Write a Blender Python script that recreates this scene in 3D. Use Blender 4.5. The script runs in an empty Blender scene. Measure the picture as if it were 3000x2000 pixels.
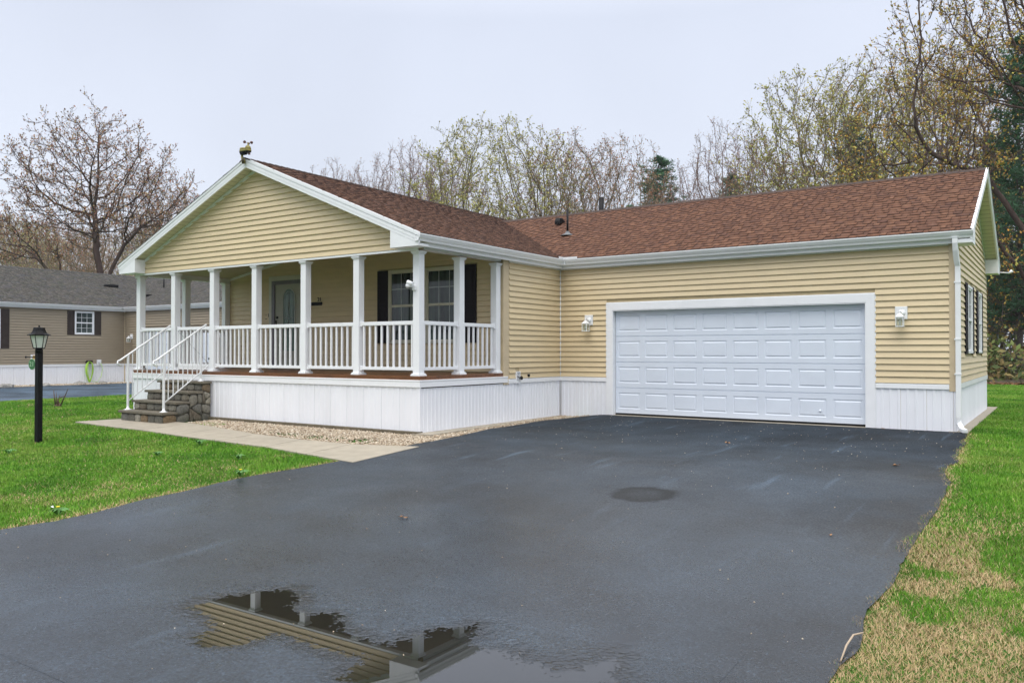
import bpy, bmesh, math, random
import numpy as np
from mathutils import Vector, Matrix
R = math.radians
rng = np.random.default_rng(7)
random.seed(11)
sc = bpy.context.scene
COL = sc.collection

# ------------------------------------------------------------------ camera
cam_data = bpy.data.cameras.new('camera')
cam = bpy.data.objects.new('camera', cam_data); COL.objects.link(cam)
CAM = Vector((8.691, -14.576, 1.273)); YAW = 34.204; PITCH = 0.688; FPX = 2373.17
cam.location = CAM
cam.rotation_euler = (R(90 + PITCH), 0, R(YAW))
cam_data.sensor_width = 36; cam_data.lens = FPX / 3000 * 36
cam_data.clip_end = 2000
sc.camera = cam

# ------------------------------------------------------------------ sky
SUN_EL, SUN_AZ = 65, 14            # azimuth: degrees from -Y towards +X
w = bpy.data.worlds.new('World'); sc.world = w; w.use_nodes = True
nt = w.node_tree; nt.nodes.clear()
o_ = nt.nodes.new('ShaderNodeOutputWorld'); bg = nt.nodes.new('ShaderNodeBackground')
bg.inputs[1].default_value = 0.1
st = nt.nodes.new('ShaderNodeTexSky'); st.sky_type = 'NISHITA'; st.sun_disc = False
st.sun_elevation = R(SUN_EL); st.sun_rotation = R(180 - SUN_AZ); st.air_density = 1.0; st.dust_density = 3.0
# cloud deck: pale lavender grey at the horizon, brighter towards the zenith as under a real overcast
tc = nt.nodes.new('ShaderNodeTexCoord'); sx = nt.nodes.new('ShaderNodeSeparateXYZ')
nt.links.new(tc.outputs['Generated'], sx.inputs[0])
cr = nt.nodes.new('ShaderNodeValToRGB')
nt.links.new(sx.outputs[2], cr.inputs[0])
e = cr.color_ramp.elements
e[0].position = 0.0; e[0].color = (0.374, 0.400, 0.448, 1)
e[1].position = 1.0; e[1].color = (1.0, 1.0, 1.0, 1)
for p_, c_ in ((0.18, (0.352, 0.377, 0.432, 1)), (0.38, (0.325, 0.350, 0.410, 1)), (0.62, (0.64, 0.67, 0.74, 1))):
    q = cr.color_ramp.elements.new(p_); q.color = c_
ns = nt.nodes.new('ShaderNodeTexNoise'); ns.inputs['Scale'].default_value = 1.6; ns.inputs['Detail'].default_value = 3
nt.links.new(tc.outputs['Generated'], ns.inputs['Vector'])
mr = nt.nodes.new('ShaderNodeMapRange'); mr.inputs[1].default_value = 0.3; mr.inputs[2].default_value = 0.7
mr.inputs[3].default_value = 14.6; mr.inputs[4].default_value = 18.0
nt.links.new(ns.outputs[0], mr.inputs[0])
vm = nt.nodes.new('ShaderNodeVectorMath'); vm.operation = 'SCALE'
nt.links.new(cr.outputs[0], vm.inputs[0]); nt.links.new(mr.outputs[0], vm.inputs['Scale'])
mx = nt.nodes.new('ShaderNodeMix'); mx.data_type = 'RGBA'; mx.inputs[0].default_value = 0.94
nt.links.new(st.outputs[0], mx.inputs[6]); nt.links.new(vm.outputs[0], mx.inputs[7])
nt.links.new(mx.outputs[2], bg.inputs[0]); nt.links.new(bg.outputs[0], o_.inputs[0])

# soft sun behind the cloud
sl = bpy.data.lights.new('sun', 'SUN'); sl.energy = 1.5; sl.angle = R(50); sl.color = (1, 0.965, 0.91)
so = bpy.data.objects.new('sun', sl); COL.objects.link(so)
ce, se = math.cos(R(SUN_EL)), math.sin(R(SUN_EL))
sd = Vector((ce * math.sin(R(SUN_AZ)), -ce * math.cos(R(SUN_AZ)), se))
so.rotation_euler = sd.to_track_quat('Z', 'Y').to_euler(); so.location = (0, 0, 30)
sc.view_settings.view_transform = 'Standard'; sc.view_settings.look = 'None'
sc.view_settings.exposure = 0.50; sc.view_settings.gamma = 1.0; sc.view_settings.use_curve_mapping = False
sc.render.engine = 'CYCLES'
sc.cycles.use_denoising = True
sc.cycles.max_bounces = 6; sc.cycles.diffuse_bounces = 3; sc.cycles.glossy_bounces = 3
sc.cycles.transmission_bounces = 3; sc.cycles.volume_bounces = 0

# ------------------------------------------------------------------ materials
def new_mat(name):
    m = bpy.data.materials.new(name); m.use_nodes = True
    n = m.node_tree; b = n.nodes['Principled BSDF']
    return m, n, b

def mat(name, col, rough=0.6, var=0.10, vscale=6.0, bump=0.0, bscale=60.0, metal=0.0, spec=0.5, rnd=0.0, stretch=(1, 1, 1), attr=False, dirt=0.0, dirtcol=(0.25, 0.27, 0.18)):
    """plain surface: base colour, mottled by noise; rnd = brightness change from piece to piece"""
    m, n, b = new_mat(name)
    L = n.links; N = n.nodes
    g = N.new('ShaderNodeNewGeometry'); mp = N.new('ShaderNodeMapping'); mp.inputs['Scale'].default_value = stretch
    L.new(g.outputs['Position'], mp.inputs[0])
    t = N.new('ShaderNodeTexNoise'); t.inputs['Scale'].default_value = vscale; t.inputs['Detail'].default_value = 5
    L.new(mp.outputs[0], t.inputs['Vector'])
    r = N.new('ShaderNodeMapRange'); r.inputs[1].default_value = 0.25; r.inputs[2].default_value = 0.75
    r.inputs[3].default_value = 1 - var; r.inputs[4].default_value = 1 + var
    L.new(t.outputs[0], r.inputs[0])
    val = r.outputs[0]
    if rnd:
        if attr:
            a = N.new('ShaderNodeAttribute'); a.attribute_name = 'rnd'; src = a.outputs['Fac']
        else:
            a = N.new('ShaderNodeObjectInfo'); src = a.outputs['Random']
        r2 = N.new('ShaderNodeMapRange'); r2.inputs[3].default_value = 1 - rnd; r2.inputs[4].default_value = 1 + rnd
        L.new(src, r2.inputs[0])
        mu = N.new('ShaderNodeMath'); mu.operation = 'MULTIPLY'; L.new(val, mu.inputs[0]); L.new(r2.outputs[0], mu.inputs[1]); val = mu.outputs[0]
    v = N.new('ShaderNodeVectorMath'); v.operation = 'SCALE'; v.inputs[0].default_value = col[:3]
    L.new(val, v.inputs['Scale'])
    out = v.outputs[0]
    if dirt:
        t3 = N.new('ShaderNodeTexNoise'); t3.inputs['Scale'].default_value = 1.7; t3.inputs['Detail'].default_value = 7; t3.inputs['Roughness'].default_value = 0.7
        L.new(mp.outputs[0], t3.inputs['Vector'])
        r3 = N.new('ShaderNodeMapRange'); r3.inputs[1].default_value = 0.5; r3.inputs[2].default_value = 0.8; r3.inputs[4].default_value = dirt
        L.new(t3.outputs[0], r3.inputs[0])
        m3 = N.new('ShaderNodeMix'); m3.data_type = 'RGBA'; L.new(r3.outputs[0], m3.inputs[0]); L.new(out, m3.inputs[6]); m3.inputs[7].default_value = (*dirtcol, 1)
        out = m3.outputs[2]
    L.new(out, b.inputs['Base Color'])
    b.inputs['Roughness'].default_value = rough; b.inputs['Metallic'].default_value = metal
    b.inputs['Specular IOR Level'].default_value = spec
    if bump:
        t2 = N.new('ShaderNodeTexNoise'); t2.inputs['Scale'].default_value = bscale; t2.inputs['Detail'].default_value = 4
        L.new(mp.outputs[0], t2.inputs['Vector'])
        bp = N.new('ShaderNodeBump'); bp.inputs['Strength'].default_value = bump; bp.inputs['Distance'].default_value = 0.01
        L.new(t2.outputs[0], bp.inputs['Height']); L.new(bp.outputs[0], b.inputs['Normal'])
    return m

def ramp_mat(name, cols, rough=0.8, attr='rnd', obj_random=False, noise=0.15, nscale=20, bump=0.0, bscale=200, spec=0.3, patch=None):
    """colour picked per piece from a list, through the mesh's rnd attribute"""
    m, n, b = new_mat(name); L = n.links; N = n.nodes
    a = N.new('ShaderNodeAttribute'); a.attribute_name = attr
    c = N.new('ShaderNodeValToRGB'); c.color_ramp.interpolation = 'LINEAR'
    els = c.color_ramp.elements
    els[0].position = 0; els[0].color = (*cols[0], 1); els[1].position = 1; els[1].color = (*cols[-1], 1)
    for i in range(1, len(cols) - 1):
        q = els.new(i / (len(cols) - 1)); q.color = (*cols[i], 1)
    L.new(a.outputs['Fac'], c.inputs[0])
    g = N.new('ShaderNodeNewGeometry')
    t = N.new('ShaderNodeTexNoise'); t.inputs['Scale'].default_value = nscale; t.inputs['Detail'].default_value = 4
    L.new(g.outputs['Position'], t.inputs['Vector'])
    r = N.new('ShaderNodeMapRange'); r.inputs[1].default_value = 0.25; r.inputs[2].default_value = 0.75
    r.inputs[3].default_value = 1 - noise; r.inputs[4].default_value = 1 + noise
    L.new(t.outputs[0], r.inputs[0])
    v = N.new('ShaderNodeVectorMath'); v.operation = 'SCALE'; L.new(c.outputs[0], v.inputs[0]); L.new(r.outputs[0], v.inputs['Scale'])
    L.new(v.outputs[0], b.inputs['Base Color'])
    b.inputs['Roughness'].default_value = rough; b.inputs['Specular IOR Level'].default_value = spec
    if bump:
        t2 = N.new('ShaderNodeTexNoise'); t2.inputs['Scale'].default_value = bscale
        L.new(g.outputs['Position'], t2.inputs['Vector'])
        bp = N.new('ShaderNodeBump'); bp.inputs['Strength'].default_value = bump; bp.inputs['Distance'].default_value = 0.01
        L.new(t2.outputs[0], bp.inputs['Height']); L.new(bp.outputs[0], b.inputs['Normal'])
    return m

M = {}
M['siding'] = mat('cream_siding', (0.68, 0.55, 0.345), 0.5, 0.05, 3, bump=0.06, bscale=90, rnd=0.035, stretch=(1, 1, 4), dirt=0.07, dirtcol=(0.3, 0.27, 0.15))
M['siding_core'] = mat('cream_wall', (0.5, 0.4, 0.24), 0.7)
M['corner'] = mat('cream_corner', (0.58, 0.47, 0.31), 0.5, 0.05)
M['tan'] = mat('taupe_siding', (0.33, 0.27, 0.19), 0.55, 0.06, 3, rnd=0.035, stretch=(1, 1, 4))
M['tan_core'] = mat('taupe_wall', (0.26, 0.21, 0.15), 0.7)
M['white'] = mat('white_vinyl', (0.84, 0.85, 0.87), 0.42, 0.03, 4, bump=0.03, bscale=40, dirt=0.08, dirtcol=(0.5, 0.52, 0.45))
M['white_skirt'] = mat('white_skirting', (0.84, 0.85, 0.89), 0.45, 0.035, 2.5, rnd=0.02, stretch=(1, 1, 0.4), dirt=0.10, dirtcol=(0.5, 0.5, 0.47))
M['white_metal'] = mat('white_metal', (0.82, 0.83, 0.84), 0.35, 0.03, 8, dirt=0.10, dirtcol=(0.45, 0.45, 0.4))
M['door_white'] = mat('white_door_steel', (0.69, 0.745, 0.83), 0.42, 0.03, 3, bump=0.05, bscale=160, rnd=0.01, dirt=0.08, dirtcol=(0.45, 0.48, 0.5))
M['soffit'] = mat('soffit_vinyl', (0.66, 0.67, 0.62), 0.6, 0.05)
M['soffit_cream'] = mat('cream_soffit', (0.62, 0.6, 0.44), 0.6, 0.05)
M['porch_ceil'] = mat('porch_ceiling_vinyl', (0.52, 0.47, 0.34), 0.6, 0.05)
M['black'] = mat('black_plastic', (0.008, 0.008, 0.009), 0.5, 0.2, spec=.2)
M['shutter'] = mat('dark_shutter', (0.011, 0.008, 0.012), 0.6, 0.15, spec=.2)
M['shutter_n'] = mat('brown_grey_shutter', (0.045, 0.034, 0.030), 0.6, 0.15, spec=.2)
M['deck'] = mat('stained_deck_wood', (0.16, 0.062, 0.022), 0.35, 0.3, 9, bump=0.2, bscale=40, rnd=0.25, stretch=(0.3, 3, 1))
M['concrete'] = mat('damp_concrete', (0.34, 0.30, 0.235), 0.75, 0.12, 5, bump=0.25, bscale=90, dirt=0.35, dirtcol=(0.2, 0.19, 0.14), rnd=0.05)
M['curb'] = mat('dark_footing', (0.12, 0.10, 0.065), 0.9, 0.3, 8, bump=0.4)
M['stepstone'] = mat('step_slab', (0.15, 0.13, 0.095), 0.6, 0.25, 12, bump=0.4, bscale=50, rnd=0.1, dirt=0.4, dirtcol=(0.05, 0.055, 0.03))
M['mortar'] = mat('mortar', (0.07, 0.065, 0.05), 0.9, 0.2, bump=0.4)
M['stone'] = ramp_mat('field_stone', [(0.10, 0.095, 0.078), (0.16, 0.150, 0.122), (0.21, 0.195, 0.158), (0.17, 0.12, 0.068), (0.12, 0.118, 0.105), (0.27, 0.25, 0.20)], 0.7, noise=0.35, nscale=25, bump=0.5, bscale=60)
M['gravel'] = ramp_mat('pea_gravel', [(0.50, 0.42, 0.31), (0.25, 0.18, 0.12), (0.66, 0.59, 0.48), (0.38, 0.28, 0.19), (0.58, 0.50, 0.38), (0.20, 0.15, 0.11)], 0.7, noise=0.15, nscale=40)
M['lamp_black'] = mat('black_cast_metal', (0.005, 0.005, 0.006), 0.5, 0.3, 20, bump=0.15, bscale=50, spec=.18)
M['frost'] = mat('frosted_glass', (0.62, 0.64, 0.60), 0.25, 0.08)
M['green_sign'] = mat('green_plaque', (0.045, 0.16, 0.06), 0.4, 0.1)
M['sign_rim'] = mat('pale_green_rim', (0.35, 0.5, 0.33), 0.4)
M['hose'] = mat('lime_hose', (0.42, 0.70, 0.08), 0.4, 0.1)
M['yellow'] = mat('yellowed_plastic', (0.25, 0.21, 0.045), 0.5, 0.2, 20, dirt=0.3, dirtcol=(0.12, 0.1, 0.02))
M['brown_cup'] = mat('brown_cups', (0.10, 0.035, 0.02), 0.5)
M['lead'] = mat('lead_flashing', (0.14, 0.15, 0.16), 0.5, 0.2)
M['door_grey'] = mat('entry_door_paint', (0.36, 0.36, 0.30), 0.5, 0.06, bump=0.05)
M['door_trim'] = mat('entry_trim', (0.55, 0.54, 0.47), 0.5, 0.06)
M['alu'] = mat('bronze_storm_frame', (0.16, 0.15, 0.18), 0.4, 0.1)
M['came'] = mat('glass_came', (0.45, 0.48, 0.46), 0.3, metal=0.5)
M['leaf_brown'] = mat('dry_leaf', (0.30, 0.16, 0.07), 0.8, 0.3, 60)
M['leaf_yellow'] = mat('petal_yellow', (0.75, 0.62, 0.03), 0.7, 0.1)
M['twig'] = mat('twig_bark', (0.10, 0.06, 0.04), 0.8, 0.3, 30)
M['rock'] = mat('grey_rock', (0.26, 0.25, 0.23), 0.8, 0.3, 9, bump=0.6, bscale=20, rnd=0.2)
M['cream_win'] = mat('cream_window_frame', (0.66, 0.63, 0.52), 0.45, 0.03)

def bark(name, c, moss=(0.09, 0.10, 0.05)):
    return mat(name, c, 0.95, 0.35, 3.0, bump=0.8, bscale=12, stretch=(1, 1, 0.35), dirt=0.5, dirtcol=moss, spec=0.1)
M['bark_dark'] = bark('bark_dark', (0.085, 0.058, 0.052))
M['bark_red'] = bark('bark_reddish', (0.21, 0.15, 0.135), (0.1, 0.08, 0.05))
M['bark_olive'] = bark('bark_olive', (0.19, 0.155, 0.11), (0.13, 0.13, 0.07))
M['bark_grey'] = bark('bark_grey', (0.14, 0.12, 0.11), (0.12, 0.12, 0.08))
LC = dict(red=[(0.32, 0.13, 0.09), (0.42, 0.20, 0.12), (0.44, 0.36, 0.18), (0.26, 0.11, 0.09), (0.38, 0.26, 0.13)],
          olive=[(0.34, 0.34, 0.08), (0.46, 0.44, 0.12), (0.28, 0.30, 0.07), (0.52, 0.46, 0.17), (0.33, 0.25, 0.08)],
          orange=[(0.52, 0.28, 0.06), (0.42, 0.22, 0.06), (0.55, 0.42, 0.09), (0.42, 0.42, 0.10), (0.32, 0.16, 0.05)],
          pine=[(0.070, 0.165, 0.095), (0.11, 0.23, 0.11), (0.055, 0.13, 0.08), (0.15, 0.26, 0.11)],
          under=[(0.10, 0.15, 0.04), (0.17, 0.20, 0.06), (0.08, 0.11, 0.04), (0.26, 0.19, 0.07), (0.13, 0.09, 0.04)])
for k, c in LC.items():
    M['leaf_' + k] = ramp_mat('foliage_' + k, c, 0.75, noise=0.15, nscale=1.2, spec=0.2)
M['shingle'] = ramp_mat('brown_shingle', [(0.135, 0.066, 0.043), (0.165, 0.080, 0.050), (0.19, 0.093, 0.057), (0.15, 0.073, 0.048), (0.215, 0.108, 0.067), (0.12, 0.061, 0.044), (0.178, 0.086, 0.054)],
                        0.85, noise=0.22, nscale=9, bump=0.35, bscale=260, spec=0.25)
M['shingle_grey'] = ramp_mat('grey_shingle', [(0.075, 0.07, 0.065), (0.12, 0.11, 0.095), (0.095, 0.095, 0.10), (0.14, 0.125, 0.11), (0.08, 0.085, 0.07), (0.11, 0.10, 0.10)],
                             0.85, noise=0.2, nscale=5, bump=0.3, bscale=200, spec=0.25)
M['shingle_edge'] = mat('shingle_cut_edge', (0.012, 0.010, 0.010), 0.9, spec=.1)
M['ridge_dark'] = mat('ridge_shingle', (0.05, 0.028, 0.02), 0.9, 0.3, 12)
M['ridge_grey'] = mat('ridge_shingle_grey', (0.05, 0.048, 0.046), 0.9, 0.3, 12)

# glass: dark room behind, clear sheen
def glass_mat(name, c1, c2, sc_=3.0, rough=0.03):
    m, n, b = new_mat(name); L = n.links; N = n.nodes
    g = N.new('ShaderNodeNewGeometry'); mp = N.new('ShaderNodeMapping'); mp.inputs['Scale'].default_value = (7, 7, 0.6)
    L.new(g.outputs['Position'], mp.inputs[0])
    t = N.new('ShaderNodeTexNoise'); t.inputs['Scale'].default_value = sc_; t.inputs['Detail'].default_value = 3
    L.new(mp.outputs[0], t.inputs['Vector'])
    c = N.new('ShaderNodeValToRGB'); c.color_ramp.elements[0].position = 0.35; c.color_ramp.elements[1].position = 0.68
    c.color_ramp.elements[0].color = (*c1, 1); c.color_ramp.elements[1].color = (*c2, 1)
    L.new(t.outputs[0], c.inputs[0]); L.new(c.outputs[0], b.inputs['Base Color'])
    b.inputs['Roughness'].default_value = rough; b.inputs['IOR'].default_value = 1.5
    return m
M['glass_curtain'] = glass_mat('window_with_curtain', (0.006, 0.012, 0.012), (0.05, 0.085, 0.072), 1.6)
M['glass_dark'] = glass_mat('dark_window', (0.004, 0.006, 0.008), (0.012, 0.018, 0.022))
M['glass_n'] = glass_mat('neighbour_window', (0.012, 0.02, 0.022), (0.08, 0.11, 0.11), 5)
M['glass_oval'] = glass_mat('leaded_glass', (0.07, 0.13, 0.11), (0.16, 0.24, 0.20), 6, 0.25)
m, n, b = new_mat('lantern_glass'); b.inputs['Base Color'].default_value = (0.75, 0.8, 0.72, 1); b.inputs['Roughness'].default_value = 0.06
b.inputs['Transmission Weight'].default_value = 0.85; b.inputs['IOR'].default_value = 1.05; M['lantern_glass'] = m

# asphalt ---------------------------------------------------------------
def asphalt(name, base=0.017, marks=True):
    m, n, b = new_mat(name); L = n.links; N = n.nodes
    g = N.new('ShaderNodeNewGeometry'); P = g.outputs['Position']
    def noise(scale, detail=4, stretch=None, rot=0, rough=0.5):
        src = P
        if stretch:
            mp = N.new('ShaderNodeMapping'); mp.inputs['Scale'].default_value = stretch; mp.inputs['Rotation'].default_value = (0, 0, rot)
            L.new(P, mp.inputs[0]); src = mp.outputs[0]
        t = N.new('ShaderNodeTexNoise'); t.inputs['Scale'].default_value = scale; t.inputs['Detail'].default_value = detail; t.inputs['Roughness'].default_value = rough
        L.new(src, t.inputs['Vector']); return t.outputs[0]
    def mrange(s, a, b_, c, d):
        r = N.new('ShaderNodeMapRange'); r.inputs[1].default_value = a; r.inputs[2].default_value = b_; r.inputs[3].default_value = c; r.inputs[4].default_value = d
        L.new(s, r.inputs[0]); return r.outputs[0]
    def math_(op, a, b_):
        q = N.new('ShaderNodeMath'); q.operation = op
        for i, s in enumerate((a, b_)):
            if isinstance(s, (int, float)): q.inputs[i].default_value = s
            else: L.new(s, q.inputs[i])
        return q.outputs[0]
    sy_ = N.new('ShaderNodeSeparateXYZ'); L.new(P, sy_.inputs[0])
    v = mrange(noise(0.6, 6, None, 0, .65), 0.3, 0.7, base * 0.35, base * 2.0)
    v = math_('MULTIPLY', v, mrange(noise(70, 3), 0.35, 0.65, 0.45, 1.70))
    gr = mrange(noise(240, 2), 0.3, 0.75, 0.55, 1.7)
    v = math_('MULTIPLY', v, gr)
    vo = N.new('ShaderNodeTexVoronoi'); vo.inputs['Scale'].default_value = 95; L.new(P, vo.inputs['Vector'])
    agg = mrange(vo.outputs['Color'], 0.80, 0.95, 0.0, 0.055)
    v = math_('ADD', v, math_('MULTIPLY', agg, mrange(noise(1.3), 0.4, 0.6, 0.35, 1.0)))
    if marks:
        # pale scuffs drawn out along the way cars turn in
        for rot, st_, amp in ((R(5), (4.0, 0.32, 1), 0.040), (R(-9), (2.4, 0.22, 1), 0.030)):
            s1 = mrange(noise(1.0, 6, st_, rot, 0.65), 0.60, 0.76, 0.0, amp * 1.0)
            s2 = mrange(noise(0.45, 2), 0.44, 0.58, 0.0, 1.0)
            v = math_('ADD', v, math_('MULTIPLY', math_('MULTIPLY', s1, s2), mrange(sy_.outputs[1], -9, -4, .9, 3.0)))
    col = N.new('ShaderNodeCombineXYZ')
    L.new(math_('MULTIPLY', v, 0.66), col.inputs[0]); L.new(v, col.inputs[1]); L.new(math_('MULTIPLY', v, 1.42), col.inputs[2])
    out = col.outputs[0]
    rg = math_('ADD', math_('ADD', mrange(noise(0.55, 6, None, 0, .65), 0.32, 0.68, -0.13, 0.13), mrange(sy_.outputs[1], -9.0, -2.5, .33, .84)), mrange(noise(60, 2), 0.3, 0.7, -.12, .12))
    if marks:
        # the round damp mark left on the drive, and damp blotches by the edge
        sub = N.new('ShaderNodeVectorMath'); sub.operation = 'SUBTRACT'; L.new(P, sub.inputs[0]); sub.inputs[1].default_value = (5.15, -6.97, -0.17)
        ln = N.new('ShaderNodeVectorMath'); ln.operation = 'LENGTH'; L.new(sub.outputs[0], ln.inputs[0])
        dd = math_('ADD', ln.outputs['Value'], mrange(noise(5, 3), 0.2, 0.8, -0.06, 0.06))
        ring = math_('MULTIPLY', mrange(dd, 0.30, 0.37, 1.0, 0.0), mrange(dd, 0.10, 0.26, 0.55, 1.0))
        k = math_('SUBTRACT', 1.0, math_('MULTIPLY', ring, 0.8))
        # scattered damp patches along the right-hand edge
        sxx = N.new('ShaderNodeSeparateXYZ'); L.new(P, sxx.inputs[0])
        pe = math_('MULTIPLY', mrange(sxx.outputs[0], 6.7, 7.5, 0.0, 1.0), mrange(noise(0.9, 3), 0.52, 0.60, 0.0, 0.5))
        pw = math_('MULTIPLY', mrange(sxx.outputs[1], -2.2, -0.2, 0.0, 0.35), 1.0)  # asphalt colour darkens steadily towards the garage front
        k = math_('MULTIPLY', k, math_('SUBTRACT', 1.0, pe)); k = math_('MULTIPLY', k, math_('SUBTRACT', 1.0, pw))
        sv = N.new('ShaderNodeVectorMath'); sv.operation = 'SCALE'; L.new(out, sv.inputs[0]); L.new(k, sv.inputs['Scale']); out = sv.outputs[0]
        rg = math_('ADD', rg, math_('MULTIPLY', ring, 0.25))
    wa = N.new('ShaderNodeAttribute'); wa.attribute_name = 'rnd'; wet = wa.outputs['Fac']
    sv2 = N.new('ShaderNodeVectorMath'); sv2.operation = 'SCALE'; L.new(out, sv2.inputs[0]); L.new(math_('SUBTRACT', 1.0, math_('MULTIPLY', wet, .65)), sv2.inputs['Scale']); out = sv2.outputs[0]
    rg = math_('MULTIPLY', rg, math_('SUBTRACT', 1.0, math_('MULTIPLY', wet, .6)))
    L.new(out, b.inputs['Base Color'])
    L.new(rg, b.inputs['Roughness'])
    L.new(mrange(sy_.outputs[1], -9.5, -2.0, .68, .25), b.inputs['Specular IOR Level'])
    bp = N.new('ShaderNodeBump'); bp.inputs['Strength'].default_value = 0.32; bp.inputs['Distance'].default_value = 0.004
    L.new(noise(150, 3), bp.inputs['Height']); L.new(bp.outputs[0], b.inputs['Normal'])
    return m
M['asphalt'] = asphalt('damp_asphalt')
M['asphalt_n'] = asphalt('damp_asphalt_far', 0.05, False)
m, n, b = new_mat('puddle_water'); b.inputs['Base Color'].default_value = (0.012, 0.012, 0.011, 1)
b.inputs['Roughness'].default_value = 0.012; b.inputs['IOR'].default_value = 2.0
M['water'] = m
M['wet'] = mat('soaked_asphalt', (0.016, 0.016, 0.016), 0.22, 0.3, 30, bump=0.25, bscale=140, spec=0.7)

def ground_mat():
    m, n, b = new_mat('lawn_soil'); L = n.links; N = n.nodes
    g = N.new('ShaderNodeNewGeometry')
    t = N.new('ShaderNodeTexNoise'); t.inputs['Scale'].default_value = 0.8; t.inputs['Detail'].default_value = 8; t.inputs['Roughness'].default_value = 0.7
    L.new(g.outputs['Position'], t.inputs['Vector'])
    c = N.new('ShaderNodeValToRGB'); E_ = c.color_ramp.elements
    E_[0].position = 0.3; E_[0].color = (0.03, 0.085, 0.012, 1); E_[1].position = 0.72; E_[1].color = (0.10, 0.085, 0.035, 1)
    q = E_.new(0.5); q.color = (0.05, 0.125, 0.018, 1)
    L.new(t.outputs[0], c.inputs[0])
    L.new(c.outputs[0], b.inputs['Base Color']); b.inputs['Roughness'].default_value = 0.95; b.inputs['Specular IOR Level'].default_value = 0.1
    t2 = N.new('ShaderNodeTexNoise'); t2.inputs['Scale'].default_value = 40; L.new(g.outputs['Position'], t2.inputs['Vector'])
    bp = N.new('ShaderNodeBump'); bp.inputs['Strength'].default_value = 0.8; bp.inputs['Distance'].default_value = 0.03
    L.new(t2.outputs[0], bp.inputs['Height']); L.new(bp.outputs[0], b.inputs['Normal'])
    return m
M['ground'] = ground_mat()
M['grass'] = ramp_mat('grass_blades', [(0.026, 0.085, 0.006), (0.055, 0.170, 0.010), (0.100, 0.265, 0.015), (0.155, 0.320, 0.028), (0.24, 0.34, 0.06), (0.34, 0.26, 0.11), (0.44, 0.31, 0.16), (0.56, 0.42, 0.25), (0.27, 0.15, 0.07)], 0.6, noise=0.22, nscale=1.3, spec=0.2)
M['litter'] = ramp_mat('leaf_litter', [(0.20, 0.09, 0.04), (0.13, 0.06, 0.03), (0.27, 0.15, 0.07)], 0.9)

# ------------------------------------------------------------------ object helpers
def props(o, label=None, cat=None, group=None, kind=None):
    if label: o['label'] = label
    if cat: o['category'] = cat
    if group: o['group'] = group
    if kind: o['kind'] = kind
    return o

def empty(name, loc=(0, 0, 0), rz=0, parent=None, **kw):
    o = bpy.data.objects.new(name, None); COL.objects.link(o); o.location = loc; o.rotation_euler = (0, 0, rz)
    o.empty_display_size = 0.1
    if parent: o.parent = parent
    return props(o, **kw)

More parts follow.
